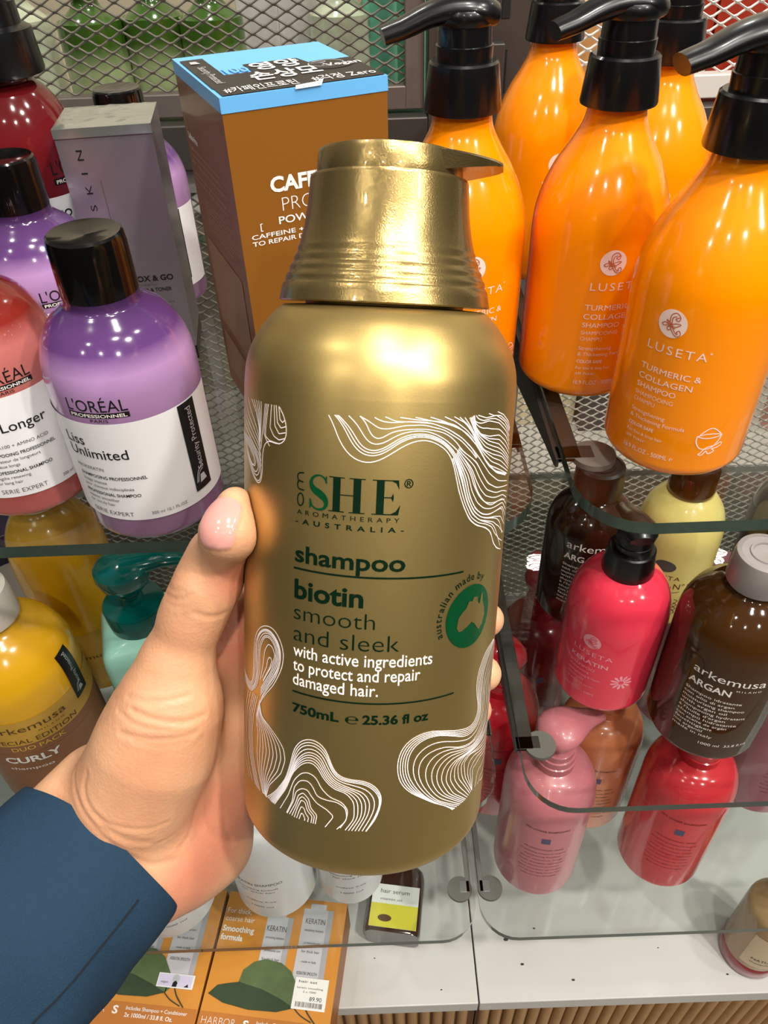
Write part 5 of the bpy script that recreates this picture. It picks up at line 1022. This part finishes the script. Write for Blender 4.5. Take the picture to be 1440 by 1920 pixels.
PRIMS = [(0.01,[([-0.1064,0.14218,1.0679],[-0.05522,0.19841,1.13237],0.0165,0.0115),([-0.09905,0.14134,1.06089],[-0.05616,0.19204,1.11544],0.0165,0.012),([-0.09169,0.14051,1.05388],[-0.05719,0.18372,1.09951],0.0165,0.0115),([-0.08434,0.13968,1.04687],[-0.05813,0.17437,1.08633],0.0165,0.0105),([-0.09127,0.1324,1.05222],[-0.07482,0.14901,1.04234],0.0145,0.0135),([-0.07482,0.14901,1.04234],[-0.06147,0.16989,1.09226],0.0135,0.0115),([-0.08293,0.17264,1.10561],[-0.05755,0.19321,1.12734],0.012,0.01),([-0.093,0.14014,1.06338],[-0.13209,0.08597,1.0583],0.0205,0.022),([-0.10236,0.14627,1.07],[-0.14145,0.0921,1.06492],0.0205,0.022),([-0.11171,0.1524,1.07662],[-0.15081,0.09823,1.07155],0.0205,0.022)],0.01),(0.01,[([-0.07323,0.1675,1.13763],[-0.07769,0.1602,1.12327],0.0112,0.0165),([-0.07769,0.1602,1.12327],[-0.08502,0.15324,1.10776],0.0165,0.0195),([-0.08502,0.15324,1.10776],[-0.09494,0.14751,1.08911],0.0195,0.0205),([-0.09494,0.14751,1.08911],[-0.10664,0.14171,1.06888],0.0205,0.0205)],0.006),(0.006,[([-0.04572,0.18088,1.19683],[-0.0475,0.17402,1.19161],0.0052,0.0078),([-0.0475,0.17402,1.19161],[-0.05548,0.18364,1.17054],0.0078,0.0096),([-0.05548,0.18364,1.17054],[-0.06048,0.17736,1.16325],0.0096,0.0099),([-0.06048,0.17736,1.16325],[-0.06597,0.1737,1.15379],0.0099,0.0099),([-0.06597,0.1737,1.15379],[-0.07359,0.16775,1.13791],0.0099,0.0113)],0.006),(0.003,[([-0.05522,0.19841,1.13237],[-0.03933,0.20966,1.12508],0.0095,0.009),([-0.03933,0.20966,1.12508],[-0.0254,0.21623,1.12034],0.009,0.0088),([-0.0254,0.21623,1.12034],[-0.00973,0.21833,1.11768],0.0088,0.0084),([-0.00973,0.21833,1.11768],[0.00603,0.21614,1.11718],0.0084,0.0082),([0.00603,0.21614,1.11718],[0.01884,0.21047,1.11872],0.0082,0.0078),([0.01884,0.21047,1.11872],[0.03065,0.20077,1.12237],0.0078,0.0074),([0.03065,0.20077,1.12237],[0.0372,0.19048,1.1268],0.0074,0.0066)],0.004),(0.003,[([-0.05616,0.19204,1.11544],[-0.04096,0.20146,1.1085],0.01,0.0092),([-0.04096,0.20146,1.1085],[-0.02703,0.2078,1.10322],0.0092,0.009),([-0.02703,0.2078,1.10322],[-0.01135,0.20966,1.10005],0.009,0.0086),([-0.01135,0.20966,1.10005],[0.00441,0.20712,1.09909],0.0086,0.0083),([0.00441,0.20712,1.09909],[0.01719,0.20118,1.10012],0.0083,0.0079),([0.01719,0.20118,1.10012],[0.02898,0.19121,1.10327],0.0079,0.0075),([0.02898,0.19121,1.10327],[0.03596,0.17998,1.10749],0.0075,0.0068)],0.004),(0.003,[([-0.05719,0.18372,1.09951],[-0.04089,0.19421,1.09197],0.0095,0.009),([-0.04089,0.19421,1.09197],[-0.02243,0.20102,1.0861],0.009,0.0087),([-0.02243,0.20102,1.0861],[-0.00219,0.20057,1.08373],0.0087,0.0083),([-0.00219,0.20057,1.08373],[0.01585,0.19358,1.08486],0.0083,0.008),([0.01585,0.19358,1.08486],[0.0276,0.18356,1.08809],0.008,0.0075),([0.0276,0.18356,1.08809],[0.03282,0.17505,1.09116],0.0075,0.0066)],0.004),(0.003,[([-0.05813,0.17437,1.08633],[-0.04296,0.1854,1.0787],0.0085,0.008),([-0.04296,0.1854,1.0787],[-0.02766,0.19203,1.07329],0.008,0.0077),([-0.02766,0.19203,1.07329],[-0.01227,0.19339,1.07052],0.0077,0.0073),([-0.01227,0.19339,1.07052],[0.00299,0.19039,1.06996],0.0073,0.0069),([0.00299,0.19039,1.06996],[0.01204,0.18555,1.07091],0.0069,0.006)],0.004)]
GROOVES = [(0.000275,0.000825,[[-0.08734,0.15359,1.13777],[-0.08035,0.1503,1.13886],[-0.07297,0.15057,1.13864],[-0.06684,0.15317,1.13773]]),(0.00044000000000000007,0.0009,[[-0.08524,0.14924,1.13622],[-0.08033,0.14674,1.13573],[-0.0759,0.1459,1.13476],[-0.07174,0.14586,1.13324],[-0.06775,0.14699,1.13166],[-0.06272,0.15105,1.12949]]),(0.00038500000000000003,0.0009,[[-0.08952,0.14481,1.13005],[-0.08608,0.14319,1.13035],[-0.08219,0.14229,1.13016],[-0.07768,0.14175,1.12979],[-0.07346,0.14224,1.12901],[-0.06552,0.14599,1.12663]]),(0.000275,0.00075,[[-0.08456,0.14176,1.12914],[-0.07644,0.14055,1.12757],[-0.06835,0.14337,1.12551]]),(0.00022000000000000003,0.00075,[[-0.09085,0.1512,1.13368],[-0.08601,0.14659,1.1337],[-0.08041,0.14418,1.13308],[-0.07325,0.144,1.13157]]),(0.00033,0.00105,[[-0.10484,0.14092,1.11214],[-0.10605,0.13856,1.10893],[-0.10533,0.13501,1.10622],[-0.10139,0.12997,1.10308],[-0.09771,0.12738,1.1],[-0.09285,0.12579,1.09637],[-0.08506,0.1267,1.09053]]),(0.00033,0.00105,[[-0.11317,0.14793,1.10362],[-0.11182,0.14227,1.10423],[-0.10864,0.13575,1.10352],[-0.10353,0.12966,1.10069],[-0.09845,0.12559,1.09557],[-0.09312,0.12377,1.08718],[-0.08704,0.1239,1.07934],[-0.08049,0.12722,1.07503]]),(0.000275,0.00075,[[-0.1013,0.1304,1.10383],[-0.09664,0.12806,1.10175],[-0.09075,0.12718,1.09987],[-0.08389,0.1283,1.09708],[-0.07843,0.13113,1.09587]]),(0.00022000000000000003,0.00075,[[-0.10021,0.12766,1.09961],[-0.09173,0.12523,1.09413],[-0.08416,0.12712,1.08787],[-0.07901,0.13126,1.08566]]),(0.00033,0.000825,[[-0.07246,0.17387,1.16496],[-0.06911,0.16997,1.16685],[-0.06567,0.16834,1.16791],[-0.06235,0.1683,1.16993]]),(0.00022000000000000003,0.00075,[[-0.0727,0.17187,1.16385],[-0.06924,0.16861,1.16508],[-0.06549,0.16715,1.16597]]),(0.00022000000000000003,0.00075,[[-0.07161,0.17528,1.16667],[-0.06812,0.17097,1.16895],[-0.06468,0.16957,1.17028]]),(0.00033,0.0009,[[-0.06154,0.16558,1.16424],[-0.05896,0.16574,1.16247],[-0.05636,0.16643,1.16108],[-0.05318,0.16897,1.1599]]),(0.00022000000000000003,0.0009,[[-0.07829,0.13054,1.07663],[-0.07547,0.1349,1.07788],[-0.07373,0.13897,1.08168],[-0.07228,0.14078,1.08651]]),(0.00022000000000000003,0.0009,[[-0.06482,0.14802,1.08242],[-0.065,0.14493,1.07633],[-0.06457,0.1417,1.06852],[-0.06323,0.13993,1.05914]])]
NAIL = [[-0.04986, 0.17027, 1.19948], [0.20175, 0.77957, 0.59293], [0.93467, -0.33418, 0.12134], [-0.29274, -0.52971, 0.79606]]        # centre, long axis, across axis, normal
def skin_material():
    m = bpy.data.materials.new('skin'); m.use_nodes = True; nt = m.node_tree; b_ = nt.nodes['Principled BSDF']; L = nt.links
    b_.inputs['Roughness'].default_value = 0.45; b_.inputs['Subsurface Weight'].default_value = 0.22; b_.inputs['Subsurface Radius'].default_value = (1, 0.35, 0.2); b_.inputs['Subsurface Scale'].default_value = 0.004
    tc = nt.nodes.new('ShaderNodeTexCoord')
    def noise(sc, det=4):
        n_ = nt.nodes.new('ShaderNodeTexNoise'); n_.inputs['Scale'].default_value = sc; n_.inputs['Detail'].default_value = det; L.new(tc.outputs['Object'], n_.inputs['Vector']); return n_
    r = nt.nodes.new('ShaderNodeValToRGB'); r.color_ramp.elements[0].color = lin('c88e6b'); r.color_ramp.elements[1].color = lin('d9a780'); r.color_ramp.elements[0].position = 0.3; r.color_ramp.elements[1].position = 0.7
    L.new(noise(35).outputs['Fac'], r.inputs[0])
    # blood colour at the finger tips and in the palm, as on any hand
    def blob(P, rad):
        d = nt.nodes.new('ShaderNodeVectorMath'); d.operation = 'DISTANCE'; d.inputs[1].default_value = P; L.new(tc.outputs['Object'], d.inputs[0])
        mr = nt.nodes.new('ShaderNodeMapRange'); mr.inputs['From Min'].default_value = rad; mr.inputs['From Max'].default_value = rad*0.2; mr.inputs['To Min'].default_value = 0; mr.inputs['To Max'].default_value = 0.75; mr.interpolation_type = 'SMOOTHSTEP'
        L.new(d.outputs['Value'], mr.inputs[0]); return mr.outputs[0]
    col = r.outputs[0]
    for P, rad in [((-0.04655, 0.17542, 1.17166), 0.016), ((-0.06289, 0.14461, 1.07234), 0.03), ((-0.07587, 0.12409, 1.06114), 0.022), ((-0.05414, 0.18104, 1.13147), 0.02)]:
        mx = nt.nodes.new('ShaderNodeMix'); mx.data_type = 'RGBA'; L.new(blob(P, rad), mx.inputs[0]); L.new(col, mx.inputs[6]); mx.inputs[7].default_value = lin('cc7a60'); col = mx.outputs[2]
    # finger nail
    c, ax, ac, nn = [Vector(q) for q in NAIL]
    sub = nt.nodes.new('ShaderNodeVectorMath'); sub.operation = 'SUBTRACT'; sub.inputs[1].default_value = c; L.new(tc.outputs['Object'], sub.inputs[0])
    tot = None
    for v_, s_, pw in ((ax, 0.0082, 4), (ac, 0.0062, 4), (nn, 0.0058, 4)):
        d = nt.nodes.new('ShaderNodeVectorMath'); d.operation = 'DOT_PRODUCT'; d.inputs[1].default_value = v_/s_; L.new(sub.outputs[0], d.inputs[0])
        p = nt.nodes.new('ShaderNodeMath'); p.operation = 'POWER'; p.inputs[1].default_value = pw
        ab = nt.nodes.new('ShaderNodeMath'); ab.operation = 'ABSOLUTE'; L.new(d.outputs['Value'], ab.inputs[0]); L.new(ab.outputs[0], p.inputs[0])
        if tot is None: tot = p.outputs[0]
        else:
            a_ = nt.nodes.new('ShaderNodeMath'); a_.operation = 'ADD'; L.new(tot, a_.inputs[0]); L.new(p.outputs[0], a_.inputs[1]); tot = a_.outputs[0]
    mr = nt.nodes.new('ShaderNodeMapRange'); mr.inputs['From Min'].default_value = 1.1; mr.inputs['From Max'].default_value = 0.9; L.new(tot, mr.inputs[0])
    mx = nt.nodes.new('ShaderNodeMix'); mx.data_type = 'RGBA'; L.new(mr.outputs[0], mx.inputs[0]); L.new(col, mx.inputs[6]); mx.inputs[7].default_value = lin('d89a90'); L.new(mx.outputs[2], b_.inputs['Base Color'])
    rr = nt.nodes.new('ShaderNodeMapRange'); rr.inputs['To Min'].default_value = 0.46; rr.inputs['To Max'].default_value = 0.16; L.new(mr.outputs[0], rr.inputs[0]); L.new(rr.outputs[0], b_.inputs['Roughness'])
    n1 = noise(420, 3); vo = nt.nodes.new('ShaderNodeTexVoronoi'); vo.inputs['Scale'].default_value = 900; L.new(tc.outputs['Object'], vo.inputs['Vector'])
    ad = nt.nodes.new('ShaderNodeMath'); ad.operation = 'MULTIPLY_ADD'; ad.inputs[1].default_value = 0.5; L.new(vo.outputs['Distance'], ad.inputs[0]); L.new(n1.outputs['Fac'], ad.inputs[2])
    bp_ = nt.nodes.new('ShaderNodeBump'); bs = nt.nodes.new('ShaderNodeMapRange'); bs.inputs['To Min'].default_value = 0.22; bs.inputs['To Max'].default_value = 0.01; L.new(mr.outputs[0], bs.inputs[0]); L.new(bs.outputs[0], bp_.inputs['Strength']); bp_.inputs['Distance'].default_value = 0.0006; L.new(ad.outputs[0], bp_.inputs['Height']); L.new(bp_.outputs[0], b_.inputs['Normal'])
    MATS['skin'] = m
skin_material()
pbr('navy_cloth', '20364a', 0.85, bump=0.35, bscale=1500, var=0.10, vscale=500, spec=0.2); pbr('navy_thread', '0a1622', 0.9)

person = bpy.data.objects.new('person', None); COL.objects.link(person); WC = Vector([-0.10936, 0.13657, 1.06909]); ARM = Vector([-0.58349, -0.80858, -0.07578]); SIDE_ = Vector([-0.71973, 0.47162, 0.50948])
tag(person, 'left hand in a navy blue sleeve gripping the gold bottle', 'person')
ap = np.array([q for g_ in PRIMS for c in g_[1] for q in c[:2]]); hs = 0.0009
mn = ap.min(0)-0.028; mx_ = ap.max(0)+0.028; dims = ((mx_-mn)/hs).astype(int)+2
F_ = np.empty(dims, np.float32)
gy, gz = np.meshgrid(np.arange(dims[1])*hs+mn[1], np.arange(dims[2])*hs+mn[2], indexing='ij')
for i in range(dims[0]):
    Pp = np.stack([np.full(gy.size, mn[0]+i*hs), gy.ravel(), gz.ravel()], 1); F_[i] = hand_sdf(Pp, PRIMS).reshape(gy.shape)
V, Q = surface_nets(F_, mn, hs)
# settle the skin against the bottle it holds
Mi = np.array(GB.inverted()); Mg = np.array(GB)
loc = V @ Mi[:3, :3].T+Mi[:3, 3]; rad = np.hypot(loc[:, 0], loc[:, 1]); m_ = (rad < 0.04325) & (loc[:, 2] > -0.002) & (loc[:, 2] < 0.15)
loc[m_, :2] *= (0.04325/rad[m_])[:, None]; V = loc @ Mg[:3, :3].T+Mg[:3, 3]
me = bpy.data.meshes.new('hand'); me.from_pydata(V.tolist(), [], Q.tolist()); me.materials.append(MATS['skin']); me.polygons.foreach_set('use_smooth', [True]*len(Q)); me.update()
nr = np.empty(len(V)*3); me.vertices.foreach_get('normal', nr); nr = nr.reshape(-1, 3); disp = np.zeros(len(V))
for dep, sg, pts in GROOVES:
    pts = np.array(pts)
    best = np.full(len(V), 9.0)
    near = np.where((np.linalg.norm(V-pts.mean(0), axis=1) < 0.06))[0]
    for a, c in zip(pts[:-1], pts[1:]): best[near] = np.minimum(best[near], rc_dist(V[near], a, c, 0, 0))
    disp += dep*(np.exp(-(best/sg)**2)-0.35*np.exp(-((best-2.2*sg)/(1.2*sg))**2)*(best < 0.02))
V2 = V-nr*disp[:, None]
c, ax, ac, nn = [np.array(q) for q in NAIL]                     # the nail plate stands a little proud of the skin and ends in a free edge
d_ = V-c; e = (np.abs(d_@ax)/0.0082)**4+(np.abs(d_@ac)/0.0062)**4+(np.abs(d_@nn)/0.0058)**4
V2 += nr*(0.00035*np.clip((1.15-e)/0.3, 0, 1)-0.0003*np.exp(-((e-1.35)/0.25)**2))[:, None]
me.vertices.foreach_set('co', V2.ravel()); me.update()
hand = bpy.data.objects.new('hand', me); COL.objects.link(hand); hand.parent = person
sm = hand.modifiers.new('smooth', 'SMOOTH'); sm.factor = 0.5; sm.iterations = 2
# sleeve: rings along the forearm, cuff turned in
T3 = SIDE_.cross(ARM).normalized(); rng = np.random.default_rng(4); n = 72
st_ = [(-0.0, 'in'), (0.0, 'out')]; b = MB(); vs = []; rows = []
def ring(s, k, thick=0.0, wr=0.0):
    row = []
    for i in range(n):
        a = 2*PI*i/n; r1, r2 = 0.0362*k-thick, 0.0290*k-thick
        wv = wr*(0.0016*math.sin(3*a+s*90)+0.0011*math.sin(5*a-s*140+1.3)+0.0012*math.sin(2*a+s*60+2)*math.sin(s*170))
        edge = 0.0025*math.sin(a*2+0.6)+0.0015*math.cos(3*a) if s < 0.02 else 0
        p = WC+ARM*(s+edge*(1-s/0.02 if s < 0.02 else 0))+SIDE_*((r1+wv)*math.cos(a))+T3*((r2+wv)*math.sin(a)); row.append(tuple(p))
    return row
rows.append(ring(0.022, 0.93, 0.002)); rows.append(ring(0.004, 0.985, 0.0016)); rows.append(ring(0.0006, 1.0, 0.0008)); rows.append(ring(0.0, 1.0)); rows.append(ring(0.0010, 1.01))
s = 0.004
while s < 0.30: rows.append(ring(s, 1.012+s*0.9-0.006*math.exp(-((s-0.024)/0.003)**2), 0, min(1, s/0.05))); s += 0.0035
for r_ in rows: vs += r_
b.add(vs, [(k_*n+i, k_*n+(i+1) % n, (k_+1)*n+(i+1) % n, (k_+1)*n+i) for k_ in range(len(rows)-1) for i in range(n)], 'navy_cloth'); slv = b.build('sleeve', person, angle=60)
seam = MB(); pts = []
for k_ in range(6, len(rows), 2):
    i = 25; q = Vector(rows[k_][i]); ctr = WC+ARM*(0.004+0.0035*(k_-5)); pts.append(q+(q-ctr).normalized()*0.00005)
seam.tube(pts, 0.00045, 'navy_thread', 6).build('seam', slv)
